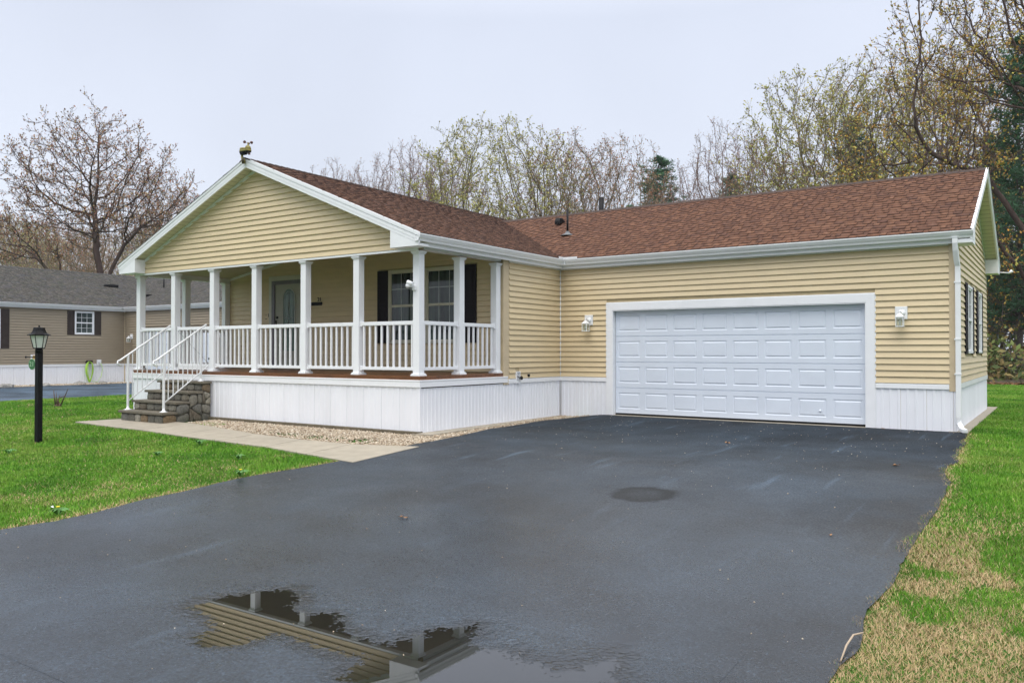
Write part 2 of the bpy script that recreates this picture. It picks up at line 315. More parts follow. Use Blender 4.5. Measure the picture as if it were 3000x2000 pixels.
class MB:
    """collects faces and links them as one mesh object"""
    def __init__(s): s.v = []; s.f = []; s.sm = []
    def face(s, pts, smooth=False):
        i = len(s.v); s.v += [tuple(p) for p in pts]; s.f.append(tuple(range(i, i + len(pts)))); s.sm.append(smooth)
    def box(s, x0, x1, y0, y1, z0, z1):
        if x0 > x1: x0, x1 = x1, x0
        if y0 > y1: y0, y1 = y1, y0
        if z0 > z1: z0, z1 = z1, z0
        i = len(s.v)
        s.v += [(x0, y0, z0), (x1, y0, z0), (x1, y1, z0), (x0, y1, z0), (x0, y0, z1), (x1, y0, z1), (x1, y1, z1), (x0, y1, z1)]
        s.f += [tuple(i + k for k in q) for q in ((0, 3, 2, 1), (4, 5, 6, 7), (0, 1, 5, 4), (1, 2, 6, 5), (2, 3, 7, 6), (3, 0, 4, 7))]; s.sm += [False] * 6
        return s
    def extrude(s, prof, a, b, closed=True):
        """prof: list of 3D points at a; swept to + (b-a)"""
        d = Vector(b) - Vector(a); n = len(prof); i = len(s.v)
        s.v += [tuple(p) for p in prof] + [tuple(Vector(p) + d) for p in prof]
        rngk = range(n if closed else n - 1)
        for k in rngk:
            j = (k + 1) % n; s.f.append((i + k, i + j, i + n + j, i + n + k)); s.sm.append(False)
        if closed and n > 2:
            s.f.append(tuple(i + k for k in reversed(range(n)))); s.f.append(tuple(i + n + k for k in range(n))); s.sm += [False] * 2
        return s
    def tube(s, pts, r, sides=8, caps=True, smooth=True):
        pts = [Vector(p) for p in pts]; n = len(pts); rs = r if isinstance(r, (list, tuple)) else [r] * n
        i = len(s.v); up = Vector((0, 0, 1))
        for k, p in enumerate(pts):
            t = (pts[min(k + 1, n - 1)] - pts[max(k - 1, 0)]).normalized()
            a = t.cross(up if abs(t.z) < 0.9 else Vector((1, 0, 0))).normalized(); b_ = t.cross(a)
            for q in range(sides):
                th = 2 * math.pi * q / sides; s.v.append(tuple(p + (a * math.cos(th) + b_ * math.sin(th)) * rs[k]))
        for k in range(n - 1):
            for q in range(sides):
                j = (q + 1) % sides; s.f.append((i + k * sides + q, i + k * sides + j, i + (k + 1) * sides + j, i + (k + 1) * sides + q)); s.sm.append(smooth)
        if caps:
            s.f.append(tuple(i + q for q in reversed(range(sides)))); s.f.append(tuple(i + (n - 1) * sides + q for q in range(sides))); s.sm += [False] * 2
        return s
    def lathe(s, prof, c=(0, 0, 0), sides=16, smooth=True, rot=0, ax=None):
        """prof: (r, z) from bottom to top round a vertical axis; ax turns it"""
        i = len(s.v); n = len(prof)
        for r, z in prof:
            for q in range(sides):
                th = 2 * math.pi * q / sides + rot; v = Vector((r * math.cos(th), r * math.sin(th), z))
                if ax: v = ax @ v
                s.v.append(tuple(v + Vector(c)))
        for k in range(n - 1):
            for q in range(sides):
                j = (q + 1) % sides; s.f.append((i + k * sides + q, i + k * sides + j, i + (k + 1) * sides + j, i + (k + 1) * sides + q)); s.sm.append(smooth)
        s.f.append(tuple(i + q for q in reversed(range(sides)))); s.f.append(tuple(i + (n - 1) * sides + q for q in range(sides))); s.sm += [False] * 2
        return s
    def build(s, name, m, parent=None, bevel=0, **kw):
        me = bpy.data.meshes.new(name); me.from_pydata(s.v, [], s.f); me.materials.append(m)
        me.polygons.foreach_set('use_smooth', s.sm)
        me.update()
        o = bpy.data.objects.new(name, me); COL.objects.link(o)
        if bevel:
            b = o.modifiers.new('bevel', 'BEVEL'); b.width = bevel; b.segments = 2; b.limit_method = 'ANGLE'
        if parent: o.parent = parent
        return props(o, **kw)

def box(name, m, parent, *a, bevel=0, **kw): return MB().box(*a).build(name, m, parent, bevel, **kw)

def np_mesh(name, V, F, m, parent=None, rnd=None, smooth=False, m2=None, mi=None, **kw):
    """V (n,3), F (k, 3 or 4) arrays -> object; rnd per vertex"""
    me = bpy.data.meshes.new(name); V = np.ascontiguousarray(V, dtype=np.float32); F = np.ascontiguousarray(F, dtype=np.int32)
    me.vertices.add(len(V)); me.vertices.foreach_set('co', V.ravel())
    k = F.shape[1]; me.loops.add(F.size); me.loops.foreach_set('vertex_index', F.ravel())
    me.polygons.add(len(F)); me.polygons.foreach_set('loop_start', np.arange(0, F.size, k, dtype=np.int32))
    me.polygons.foreach_set('loop_total', np.full(len(F), k, dtype=np.int32))
    if smooth: me.polygons.foreach_set('use_smooth', np.ones(len(F), dtype=bool))
    if rnd is not None:
        a = me.attributes.new('rnd', 'FLOAT', 'POINT'); a.data.foreach_set('value', np.ascontiguousarray(rnd, dtype=np.float32))
    me.update(calc_edges=True)
    me.materials.append(m)
    if m2: me.materials.append(m2); me.polygons.foreach_set('material_index', np.ascontiguousarray(mi, dtype=np.int32))
    o = bpy.data.objects.new(name, me); COL.objects.link(o)
    if parent: o.parent = parent
    return props(o, **kw)

def share(src, loc, parent=None, rz=0, name=None):
    o = src.copy(); COL.objects.link(o); o.location = loc; o.rotation_euler = (0, 0, rz)
    if parent: o.parent = parent
    return o
def copy_tree(o, parent=None):
    c = o.copy(); COL.objects.link(c)
    if parent is not None: c.parent = parent
    for ch in [x for x in o.children]: copy_tree(ch, c)
    return c

# value noise
_lat = rng.random((256, 256))
def vn(x, y, s, sd=0):
    x = np.asarray(x) * s + 17.3 * sd; y = np.asarray(y) * s + 5.7 * sd
    xi = np.floor(x).astype(int); yi = np.floor(y).astype(int); fx = x - xi; fy = y - yi
    fx = fx * fx * (3 - 2 * fx); fy = fy * fy * (3 - 2 * fy)
    A = _lat[xi & 255, yi & 255]; B = _lat[(xi + 1) & 255, yi & 255]; C = _lat[xi & 255, (yi + 1) & 255]; D = _lat[(xi + 1) & 255, (yi + 1) & 255]
    return A * (1 - fx) * (1 - fy) + B * fx * (1 - fy) + C * (1 - fx) * fy + D * fx * fy
def ss(x, a, b_):
    t = np.clip((np.asarray(x, float) - a) / (b_ - a), 0, 1); return t * t * (3 - 2 * t)

# ------------------------------------------------------------------ terrain
KY = [-400, -12, -10.5, -8, -5.5, -3, -1, 0, 400]; KZ = [-.40, -.40, -.40, -.245, -.10, -.078, -.072, -.072, -.072]
def gh(x, y):
    z = np.interp(y, KY, KZ)
    return z + 0.064 * ss(y, -2.6, -0.2) * ss(x, 0.3, 1.1) * (1 - ss(x, 9, 12))
def grid_sheet(xs, ys, f):
    X, Y = np.meshgrid(xs, ys, indexing='ij'); Z = f(X, Y)
    V = np.stack([X, Y, Z], -1).reshape(-1, 3); nx, ny = len(xs), len(ys)
    i = (np.arange(nx - 1)[:, None] * ny + np.arange(ny - 1)[None, :]).ravel()
    return V, np.stack([i, i + ny, i + ny + 1, i + 1], 1)
xs = np.concatenate([np.linspace(-500, -45, 10), np.arange(-40, 20.1, 0.25), np.linspace(25, 500, 10)])
ys = np.concatenate([np.linspace(-500, -40, 8), np.arange(-30, 30.1, 0.5), np.linspace(36, 600, 12)])
V, F = grid_sheet(xs, ys, lambda x, y: gh(x, y) - 0.012 - .05 * ((x > .9) & (x < 7.3) & (y < -.2) & (y > -60)))
np_mesh('ground', V, F, M['ground'], smooth=True, kind='structure', label='green lawn ground around the houses')

# driveway
def drive_z(x, y): return gh(x, y) + 0.004 + 0.004 * (vn(x, y, 0.8, 3) - 0.5) * ss(-y, 0.5, 2) * (1 - ss(-y, 9, 10))
LX, RX = 0.47, 7.73
def ragged(y, sd, a=0.05): return a * (vn(y, y * 0 + sd, 1.7, sd) - 0.5) * 2 + 0.03 * (vn(y, y * 0, 9, sd + 1) - 0.5)
yy = np.concatenate([np.linspace(-60, -16, 20), np.arange(-15.5, 0.001, 0.1), [0.05]])
uu = np.linspace(0, 1, 60)
Lf = LX + ragged(yy, 1); Rg = RX + ragged(yy, 2)
# flares to meet the walk and pinches where the gravel bed runs in at the corner of the house
Lf = Lf + 0.29 * ss(yy, -8.3, -6.7) * (1 - ss(yy, -5.2, -3.0)) - 0.10 * ss(yy, -3, -1.5) + 0.45 * ss(yy, -1.3, 0.0)
Rg = Rg - 0.15 * ss(yy, -6.2, -3.2) - 0.12 * ss(yy, -2.5, 0)
X = Lf[None, :] * (1 - uu[:, None]) + Rg[None, :] * uu[:, None]; Y = np.repeat(yy[None, :], 60, 0); Z = drive_z(X, Y) - .04 * ((X > 3.85) & (X < 6.95) & (Y > -12.15) & (Y < -10.5))
V = np.stack([X, Y, Z], -1).reshape(-1, 3); ny = len(yy)
i = (np.arange(59)[:, None] * ny + np.arange(ny - 1)[None, :]).ravel(); F = np.stack([i, i + ny, i + ny + 1, i + 1], 1)
np_mesh('driveway', V, F, M['asphalt'], smooth=True, kind='structure', label='damp dark asphalt driveway with pale scuffs and a puddle')
xs = np.linspace(-23.95, -15.3, 12); ys = np.arange(-40, 4.9, 0.7)
V, F = grid_sheet(xs, ys, lambda x, y: gh(x, y) - 0.005)
np_mesh('driveway', V, F, M['asphalt_n'], smooth=True, kind='structure', label='grey asphalt driveway beside the taupe house')
# far road seen through the wood
V, F = grid_sheet(np.linspace(-120, 160, 8), np.linspace(50, 57, 3), lambda x, y: gh(x, y) + 0.02 + 0 * x)
np_mesh('road', V, F, mat('far_road', (0.3, 0.29, 0.28), 0.8), kind='structure', label='pale road seen through the trees behind')

# puddle ---------------------------------------------------------------
PUD = [(3.97,-11.37),(3.93,-11.26),(3.97,-11.1),(4.01,-10.91),(4.13,-10.76),(4.22,-10.7),(4.34,-10.76),(4.56,-10.96),(4.7,-11.02),(4.85,-10.91),(4.94,-10.95),(5.05,-11.06),(5.22,-11.14),(5.39,-11.14),(5.47,-11.09),(5.5,-10.95),(5.52,-10.83),(5.6,-10.69),(5.68,-10.61),(5.73,-10.58),(5.82,-10.71),(5.9,-10.86),(6.1,-10.84),(6.34,-10.89),(6.48,-10.9),(6.54,-10.81),(6.6,-10.68),(6.67,-10.6),(6.75,-10.75),(6.82,-10.93),(6.89,-11.13),(6.73,-11.5),(6.38,-11.78),(5.96,-11.87),(5.69,-11.7),(5.6,-11.63),(5.54,-11.51),(5.5,-11.41),(5.43,-11.37),(5.33,-11.4),(5.17,-11.4),(4.97,-11.37),(4.85,-11.43),(4.83,-11.55),(4.78,-11.68),(4.7,-11.75),(4.59,-11.77),(4.48,-11.7),(4.44,-11.56),(4.21,-11.45)]
def sdf_poly(px, py, poly):
    P = np.array(poly); Q = np.roll(P, -1, 0); d = np.full(px.shape, 1e9); ins = np.zeros(px.shape, bool)
    for (x0, y0), (x1, y1) in zip(P, Q):
        ex, ey = x1 - x0, y1 - y0; t = np.clip(((px - x0) * ex + (py - y0) * ey) / (ex * ex + ey * ey), 0, 1)
        d = np.minimum(d, np.hypot(px - x0 - t * ex, py - y0 - t * ey))
        c = ((y0 > py) != (y1 > py)) & (px < (x1 - x0) * (py - y0) / (y1 - y0 + 1e-12) + x0); ins ^= c
    return np.where(ins, -d, d)
st_ = 0.0085
PX0, PX1, PY0, PY1 = 3.55, 7.25, -12.45, -10.2
gx = np.arange(PX0, PX1, st_); gy = np.arange(PY0, PY1, st_); GX, GY = np.meshgrid(gx, gy, indexing='ij')
SD = sdf_poly(GX, GY, PUD) + .06 * (vn(GX, GY, 7, 4) - .5) + .055 * (vn(GX, GY, 22, 5) - .5)
ZW = -0.3975
rel = .0052 * (vn(GX, GY, 95, 8) - .45) + .0026 * (vn(GX, GY, 36, 9) - .5)
zin = ZW - np.clip(-SD * .028, 0, .012); zout = np.maximum(drive_z(GX, GY) + .0012, ZW + .0012 + np.clip(SD * .02, 0, .003))
t_ = ss(SD, -.03, .05); GZ = zin * (1 - t_) + zout * t_ + rel * (1 - .85 * ss(SD, .1, .3))
edge = np.minimum(np.minimum(GX - PX0, PX1 - GX), np.minimum(GY - PY0, PY1 - GY)); GZ = np.where(edge < .06, drive_z(GX, GY) + .001, GZ)
wet = np.clip(1 - ss(SD * (1 - .62 * ss(GX, 5.7, 6.4)) + .12 * (vn(GX, GY, 3, 14) - .5) + .04 * (vn(GX, GY, 14, 15) - .5), -.01, .13), 0, 1)
ny = GX.shape[1]; i = (np.arange(GX.shape[0] - 1)[:, None] * ny + np.arange(ny - 1)[None, :]).ravel()
np_mesh('puddle_bed', np.stack([GX, GY, GZ], -1).reshape(-1, 3), np.stack([i, i + ny, i + ny + 1, i + 1], 1), M['asphalt'], smooth=True, rnd=wet.ravel(), kind='structure', label='wet asphalt hollow holding the rain puddle')
MB().box(PX0 + .2, PX1 - .15, PY0 + .1, PY1 - .15, ZW - .02, ZW).build('puddle', M['water'], None, kind='structure', label='shallow rain puddle mirroring the porch on the driveway')

# walkway ----------------------------------------------------------------
wk = [(-7.45, -6.22, -5.42), (-6.2, -6.26, -5.3), (-4.95, -6.30, -5.28), (-3.7, -6.44, -5.55), (-2.45, -6.54, -5.78), (-1.2, -6.62, -5.90), (-0.1, -6.80, -5.90), (1.02, -6.98, -5.66)]
walk = empty('path', label='damp concrete slab path from the steps to the driveway', kind='structure')
for (x0, a0, b0), (x1, a1, b1) in zip(wk[:-1], wk[1:]):
    b_ = MB(); gp = 0.008
    P_ = [(x0 + gp, a0, 0), (x1 - gp, a1, 0), (x1 - gp, b1, 0), (x0 + gp, b0, 0)]
    if x0 < -7: P_ = [(-7.55, -6.12, 0), (x1 - gp, a1, 0), (x1 - gp, b1, 0), (-7.0, -5.47, 0)]
    top = [(x, y, float(gh(x, y)) + 0.012) for x, y, z in P_]; bot = [(x, y, z - 0.1) for x, y, z in top]
    b_.face(top)
    for k in range(4): j = (k + 1) % 4; b_.face([bot[k], bot[j], top[j], top[k]])
    b_.build('path_slab', M['concrete'], walk)

# ------------------------------------------------------------------ siding and walls
EXPO = 0.1045
def clip_line(zmid, f):  # helper kept simple: f(z) -> list of (a, b) spans
    return f(zmid)
def siding(parent, m, axis, plane, sgn, z0, z1, spans, stuff=False, lip=.028):
    """lap boards on a wall. axis 'x': wall runs along X at Y=plane facing sgn*Y; axis 'y': along Y at X=plane. spans(z)->[(a,b)] or list of trapezoids"""
    zc = z0; k = 0; allb = MB()
    while zc < z1 - 0.01:
        zt = min(zc + EXPO, z1); ztt = min(zc + EXPO + 0.012, z1)
        for (a, b, a2, b2) in spans(zc + 0.01, zt):
            if b - a < 0.02: continue
            prof0 = []
            def pt(u, z, off):
                return (u, plane + sgn * off, z) if axis == 'x' else (plane + sgn * off, u, z)
            mb = allb if stuff else MB()
            A = [pt(a, zc, 0.001), pt(a, zc, lip), pt(a, zc + 0.004, lip + .001), pt(a2, ztt, 0.002), pt(a2, ztt, 0.001)]
            B = [pt(b, zc, 0.001), pt(b, zc, lip), pt(b, zc + 0.004, lip + .001), pt(b2, ztt, 0.002), pt(b2, ztt, 0.001)]
            i = len(mb.v); mb.v += A + B
            for q in range(5):
                j = (q + 1) % 5; mb.f.append((i + q, i + j, i + 5 + j, i + 5 + q)); mb.sm.append(False)
            mb.f.append((i + 4, i + 3, i + 2, i + 1, i)); mb.f.append(tuple(i + 5 + q for q in range(5))); mb.sm += [False, False]
            if not stuff: mb.build('siding_board', m, parent)
        zc += EXPO; k += 1
    if stuff: allb.build('siding_boards', m, parent, kind='stuff')

def spans_rect(a, b, holes=()):
    """holes: (a, b, z0, z1)"""
    def f(z, zt):
        segs = [(a, b)]
        for h0, h1, hz0, hz1 in holes:
            if z < hz1 - 0.01 and zt > hz0 + 0.02:
                new = []
                for s0, s1 in segs:
                    if h1 <= s0 or h0 >= s1: new.append((s0, s1)); continue
                    if h0 > s0: new.append((s0, h0))
                    if h1 < s1: new.append((h1, s1))
                segs = new
        return [(s0, s1, s0, s1) for s0, s1 in segs]
    return f

def shingles(parent, m, O, U, Vd, N, ulen, vlen, keep, individual=None, seed=1, ex=0.142):
    """tabs on a roof slope. O eave corner, U along the eave, Vd up the slope. Returns (V, F, rnd) arrays and list of centres"""
    r = np.random.default_rng(seed); Vs = []; rn = []
    tabs = []
    k = 0; v = 0.0
    while v < vlen:
        u = -r.random() * 0.3; raised = r.random() < 0.5
        band = r.random()
        while u < ulen:
            w_ = r.choice([0.08, 0.10, 0.13, 0.16, 0.20]); raised = not raised
            a = max(u, 0); b = min(u + w_, ulen)
            if b - a > 0.02:
                c = O + U * ((a + b) / 2) + Vd * (v + ex / 2)
                if keep(c): tabs.append((a, b, v, min(v + ex + 0.02, vlen), raised, r.random()))
            u += w_
        v += ex
    return tabs
def tab_verts(O, U, Vd, N, t):
    a, b, v0, v1, raised, q = t
    h = 0.015 if raised else 0.009; h2 = 0.005 if raised else 0.002; g = 0.003
    def P(u, v, n): return O + U * u + Vd * v + N * n
    return [P(a + g, v0, 0), P(b - g, v0, 0), P(b, v1, 0), P(a, v1, 0), P(a + g, v0, h), P(b - g, v0, h), P(b, v1, h2), P(a, v1, h2)]
TF = np.array([(4, 5, 6, 7), (0, 1, 5, 4), (1, 2, 6, 5), (3, 0, 4, 7)])
def build_tabs(parent, m, O, U, Vd, N, tabs, name='shingles'):
    if not tabs: return
    V = np.array([[tuple(p) for p in tab_verts(O, U, Vd, N, t)] for t in tabs]).reshape(-1, 3)
    F = (TF[None] + 8 * np.arange(len(tabs))[:, None, None]).reshape(-1, 4)
    np_mesh(name, V, F, m, parent, rnd=np.repeat([t[5] for t in tabs], 8), kind='stuff')

# ------------------------------------------------------------------ the two houses share one plan
WX0, WX1 = -8.25, 0.0            # gable wing
GW, GD = 7.288, 6.16             # garage wing
RXm, RZ = -4.125, 4.93           # ridge of the gable wing
GRY, GRZ = 3.08, 4.72            # ridge of the garage wing
SL1 = (RZ - 3.165) / (RXm * -1 + 0.2)      # slope of wing roof, reaching z 3.165 at X=0.2
EZ = 3.165
SL2 = (GRZ - EZ) / (GRY + 0.2)
OV = 0.2                          # eave overhang of the roof deck
RK = 0.26                         # rake overhang
SOF = 3.0                         # soffit height
def zw(x): return RZ - SL1 * abs(x - RXm)
def zg(y): return GRZ - SL2 * abs(y - GRY)

def roof_slopes(parent, yF, yB, mm, ridge_m, eye=None, n_ind=0, seed=5):
    """deck slabs and shingles of both wings; eye + n_ind: the tabs that show largest become parts of their own"""
    th = 0.03
    y0 = yF - RK; y1 = yB + RK; x1 = GW + RK
    dk = MB()
    # wing slopes as thin prisms
    for s in (-1, 1):
        xe = RXm + s * (-RXm + OV)
        pr = [(RXm, y0, RZ - th), (RXm, y0, RZ), (xe, y0, EZ), (xe, y0, EZ - th)]
        dk.extrude(pr if s < 0 else pr[::-1], (0, y0, 0), (0, y1, 0))
    xv = RXm + 0.3
    for s in (-1, 1):
        ye = GRY + s * (GRY + OV)
        pr = [(xv, GRY, GRZ - th - 0.01), (xv, GRY, GRZ - 0.001), (xv, ye, EZ - 0.001), (xv, ye, EZ - th - 0.01)]
        # start at the valley so nothing pokes through the far side of the wing roof
        dk.extrude(pr if s > 0 else pr[::-1], (xv, 0, 0), (x1, 0, 0))
    roof = dk.build('roof', ridge_m, parent)
    slopes = []
    def add(O, U, Vd, ulen, vlen, keep):
        O, U, Vd = Vector(O), Vector(U).normalized(), Vector(Vd).normalized(); N = U.cross(Vd).normalized()
        if N.z < 0: N = -N
        slopes.append((O + N * 0.002, U, Vd, N, ulen, vlen, keep))
    e = 0.02
    lw = math.hypot(-RXm + OV, RZ - EZ); lg = math.hypot(GRY + OV, GRZ - EZ)
    add((OV + e, y0, EZ - SL1 * e), (0, 1, 0), (RXm - OV, 0, RZ - EZ), y1 - y0, lw, lambda c: not (-OV < c.y < GD + OV and zg(c.y) > zw(c.x) + 0.03))
    add((2 * RXm - OV - e, y0 - e, EZ - SL1 * e), (0, 1, 0), (-(RXm - OV), 0, RZ - EZ), y1 - y0 + 2 * e, lw, lambda c: True)
    add((xv, -OV - e, EZ - SL2 * e), (1, 0, 0), (0, GRY + OV, GRZ - EZ), x1 - xv - .008, lg, lambda c: zw(c.x) < zg(c.y) + 0.03)
    add((xv, 2 * GRY + OV + e, EZ - SL2 * e), (1, 0, 0), (0, -(GRY + OV), GRZ - EZ), x1 - xv + e, lg, lambda c: zw(c.x) < zg(c.y) + 0.03)
    sets = [(s, shingles(parent, mm, *s[:4], s[4], s[5], s[6], seed=seed + k)) for k, s in enumerate(slopes)]
    if n_ind:
        cand = []
        for si, (s, tabs) in enumerate(sets):
            if si in (1, 3): continue
            for ti, t in enumerate(tabs):
                c = s[0] + s[1] * (t[0] + t[1]) / 2 + s[2] * (t[2] + 0.07); d = eye - c
                cand.append(((t[1] - t[0]) * abs(d.normalized().dot(s[3])) / d.length_squared, si, ti))
        cand.sort(reverse=True); pick = {(a, b) for _, a, b in cand[:n_ind]}
        for si, (s, tabs) in enumerate(sets):
            for ti, t in enumerate(tabs):
                if (si, ti) in pick:
                    V = np.array([tuple(p) for p in tab_verts(*s[:4], t)])
                    np_mesh('shingle', V, TF, mm, roof, rnd=np.full(8, t[5]), m2=M['shingle_edge'], mi=[0, 1, 1, 1])
            sets[si] = (s, [t for ti, t in enumerate(tabs) if (si, ti) not in pick])
    Vs, Fs, Rs, n = [], [], [], 0
    for s, tabs in sets:
        if not tabs: continue
        V = np.array([[tuple(p) for p in tab_verts(*s[:4], t)] for t in tabs]).reshape(-1, 3)
        Fs.append((TF[None] + 8 * np.arange(len(tabs))[:, None, None]).reshape(-1, 4) + n); Vs.append(V); n += len(V)
        Rs.append(np.repeat([t[5] for t in tabs], 8))
    np_mesh('shingles', np.concatenate(Vs), np.concatenate(Fs), mm, roof, rnd=np.concatenate(Rs), kind='stuff', m2=M['shingle_edge'], mi=np.tile([0, 1, 1, 1], n // 8))
    # ridge caps
    rc = MB(); y = y0 - 0.02
    while y < y1:
        for s in (-1, 1):
            rc.face([(RXm, y, RZ + 0.022), (RXm + s * 0.15, y, RZ + 0.022 - SL1 * 0.15), (RXm + s * 0.15, y + 0.16, RZ + 0.012 - SL1 * 0.15), (RXm, y + 0.16, RZ + 0.012)])
            rc.face([(RXm, y, RZ + 0.022), (RXm + s * 0.15, y, RZ + 0.022 - SL1 * 0.15), (RXm + s * 0.15, y, RZ - SL1 * 0.15), (RXm, y, RZ)])
        y += 0.145
    x = RXm + 0.35
    while x < x1 + 0.02:
        for s in (-1, 1):
            rc.face([(x, GRY, GRZ + 0.022), (x, GRY + s * 0.15, GRZ + 0.022 - SL2 * 0.15), (min(x + 0.16, x1 + .02), GRY + s * 0.15, GRZ + 0.012 - SL2 * 0.15), (min(x + 0.16, x1 + .02), GRY, GRZ + 0.012)])
        x += 0.145
    rc.build('ridge_caps', ridge_m, roof, kind='stuff')
    return roof

def gutter(parent, a, b, out, m):
    """K-style gutter from a to b along an eave, 'out' points away from the house; a,b at the roof edge line"""
    a, b, out = Vector(a), Vector(b), Vector(out); mb = MB()
    pr = [(0.0, 0.0), (0.0, -0.115), (0.065, -0.115), (0.075, -0.085), (0.098, -0.055), (0.108, -0.03), (0.118, -0.022), (0.118, -0.002), (0.106, -0.002), (0.104, -0.02), (0.09, -0.05), (0.068, -0.078), (0.06, -0.105), (0.006, -0.105), (0.006, 0.0)]
    P3 = [a + out * x + Vector((0, 0, z)) for x, z in pr]
    mb.extrude([tuple(p) for p in P3], a, b)
    g_ = mb.build('gutter', m, parent)
    return g_

def rake_trim(parent, pl, axis, ctr, zr, half, slope, fdepth, inward, m, ms, run, drop=0.0):
    """fascia boards up both rakes in plane pl. axis 'x': gable faces Y. ctr ridge coordinate; half: to the eave; inward: +1/-1 direction to wall"""
    for s in (-1, 1):
        def P(u, z, d):
            return (ctr + s * u, pl + d, z) if axis == 'x' else (pl + d, ctr + s * u, z)
        zt = lambda u: zr - slope * u
        mb = MB(); t = 0.03 * inward
        A = [P(0, zt(0) + 0.012, 0), P(half, zt(half) + 0.012, 0), P(half, zt(half) - fdepth, 0), P(0, zt(0) - fdepth, 0)]
        B = [tuple(np.array(p) + (np.array((0, t, 0)) if axis == 'x' else np.array((t, 0, 0)))) for p in A]
        mb.face(A); mb.face(B[::-1])
        for k in range(4): mb.face([A[k], B[k], B[(k + 1) % 4], A[(k + 1) % 4]])
        # metal drip edge standing proud
        t2 = -0.012 * inward
        A = [P(0, zt(0) + 0.016, t2), P(half + 0.012, zt(half + .012) + 0.016, t2), P(half + 0.012, zt(half + .012) - 0.045, t2), P(0, zt(0) - 0.045, t2)]
        B = [P(0, zt(0) + 0.016, t), P(half + 0.012, zt(half + .012) + 0.016, t), P(half + 0.012, zt(half + .012) - 0.045, t * 0 + -0.001 * inward), P(0, zt(0) - 0.045, -0.001 * inward)]
        mb.face(A)
        for k in range(4): mb.face([A[k], B[k], B[(k + 1) % 4], A[(k + 1) % 4]])
        # lower step of the fascia
        t3 = -0.004 * inward
        A = [P(0, zt(0) - 0.07, t3), P(half, zt(half) - 0.07, t3), P(half, zt(half) - 0.115, t3), P(0, zt(0) - 0.115, t3)]
        B = [P(0, zt(0) - 0.07, 0), P(half, zt(half) - 0.07, 0), P(half, zt(half) - 0.115, 0), P(0, zt(0) - 0.115, 0)]
        mb.face(A)
        for k in range(4): mb.face([A[k], B[k], B[(k + 1) % 4], A[(k + 1) % 4]])
        mb.build('rake_fascia', m, parent)
        # soffit under the overhang
        mb = MB(); dp = fdepth - 0.02; n = int(half / 0.13)
        for k in range(n):
            u0 = half * k / n; u1 = half * (k + 1) / n - 0.006
            q = [P(u0, zt(u0) - dp, inward * 0.03), P(u1, zt(u1) - dp, inward * 0.03), P(u1, zt(u1) - dp, inward * run), P(u0, zt(u0) - dp, inward * run)]
            mb.face(q); u2 = half * (k + 1) / n
            q = [P(u1, zt(u1) - dp, inward * 0.03), P(u2, zt(u2) - dp + 0.008, inward * 0.03), P(u2, zt(u2) - dp + 0.008, inward * run), P(u1, zt(u1) - dp, inward * run)]
            mb.face(q)
        mb.build('soffit', ms, parent)
        # frieze strip against the wall
        mb = MB(); t = inward * (run - 0.022)
        u9 = half - 0.3
        A = [P(0, zt(0) - dp, t), P(u9, zt(u9) - dp, t), P(u9, zt(u9) - dp - 0.07, t), P(0, zt(0) - dp - 0.07, t)]
        B = [tuple(np.array(p) + (np.array((0, inward * .02, 0)) if axis == 'x' else np.array((inward * .02, 0, 0)))) for p in A]
        mb.face(A)
        for k in range(4): mb.face([A[k], B[k], B[(k + 1) % 4], A[(k + 1) % 4]])
        mb.build('frieze_board', m, parent)

def skirting(parent, axis, plane, sgn, a, b, z0, z1, m, pw=0.41, rib=0.082):
    """vertical ribbed vinyl panels"""
    n = max(1, round((b - a) / pw)); pw = (b - a) / n
    for k in range(n):
        u0 = a + k * pw; u1 = u0 + pw - 0.004; mb = MB(); us = []
        nr = max(1, round(pw / rib)); rw = (u1 - u0) / nr
        for q in range(nr):
            s = u0 + q * rw; us += [(s, 0.004), (s + rw * 0.62, 0.004), (s + rw * 0.70, 0.013), (s + rw * 0.92, 0.013)]
        us.append((u1, 0.004))
        P = lambda u, o, z: (u, plane + sgn * o, z) if axis == 'x' else (plane + sgn * o, u, z)
        for (ua, oa), (ub, ob) in zip(us[:-1], us[1:]):
            mb.face([P(ua, oa, z0), P(ub, ob, z0), P(ub, ob, z1), P(ua, oa, z1)])
        mb.face([P(u0, 0.0, z0), P(u0, 0.004, z0), P(u0, 0.004, z1), P(u0, 0, z1)]); mb.face([P(u1, 0.0, z0), P(u1, 0.004, z0), P(u1, 0.004, z1), P(u1, 0, z1)])
        mb.build('skirting_panel', m, parent)

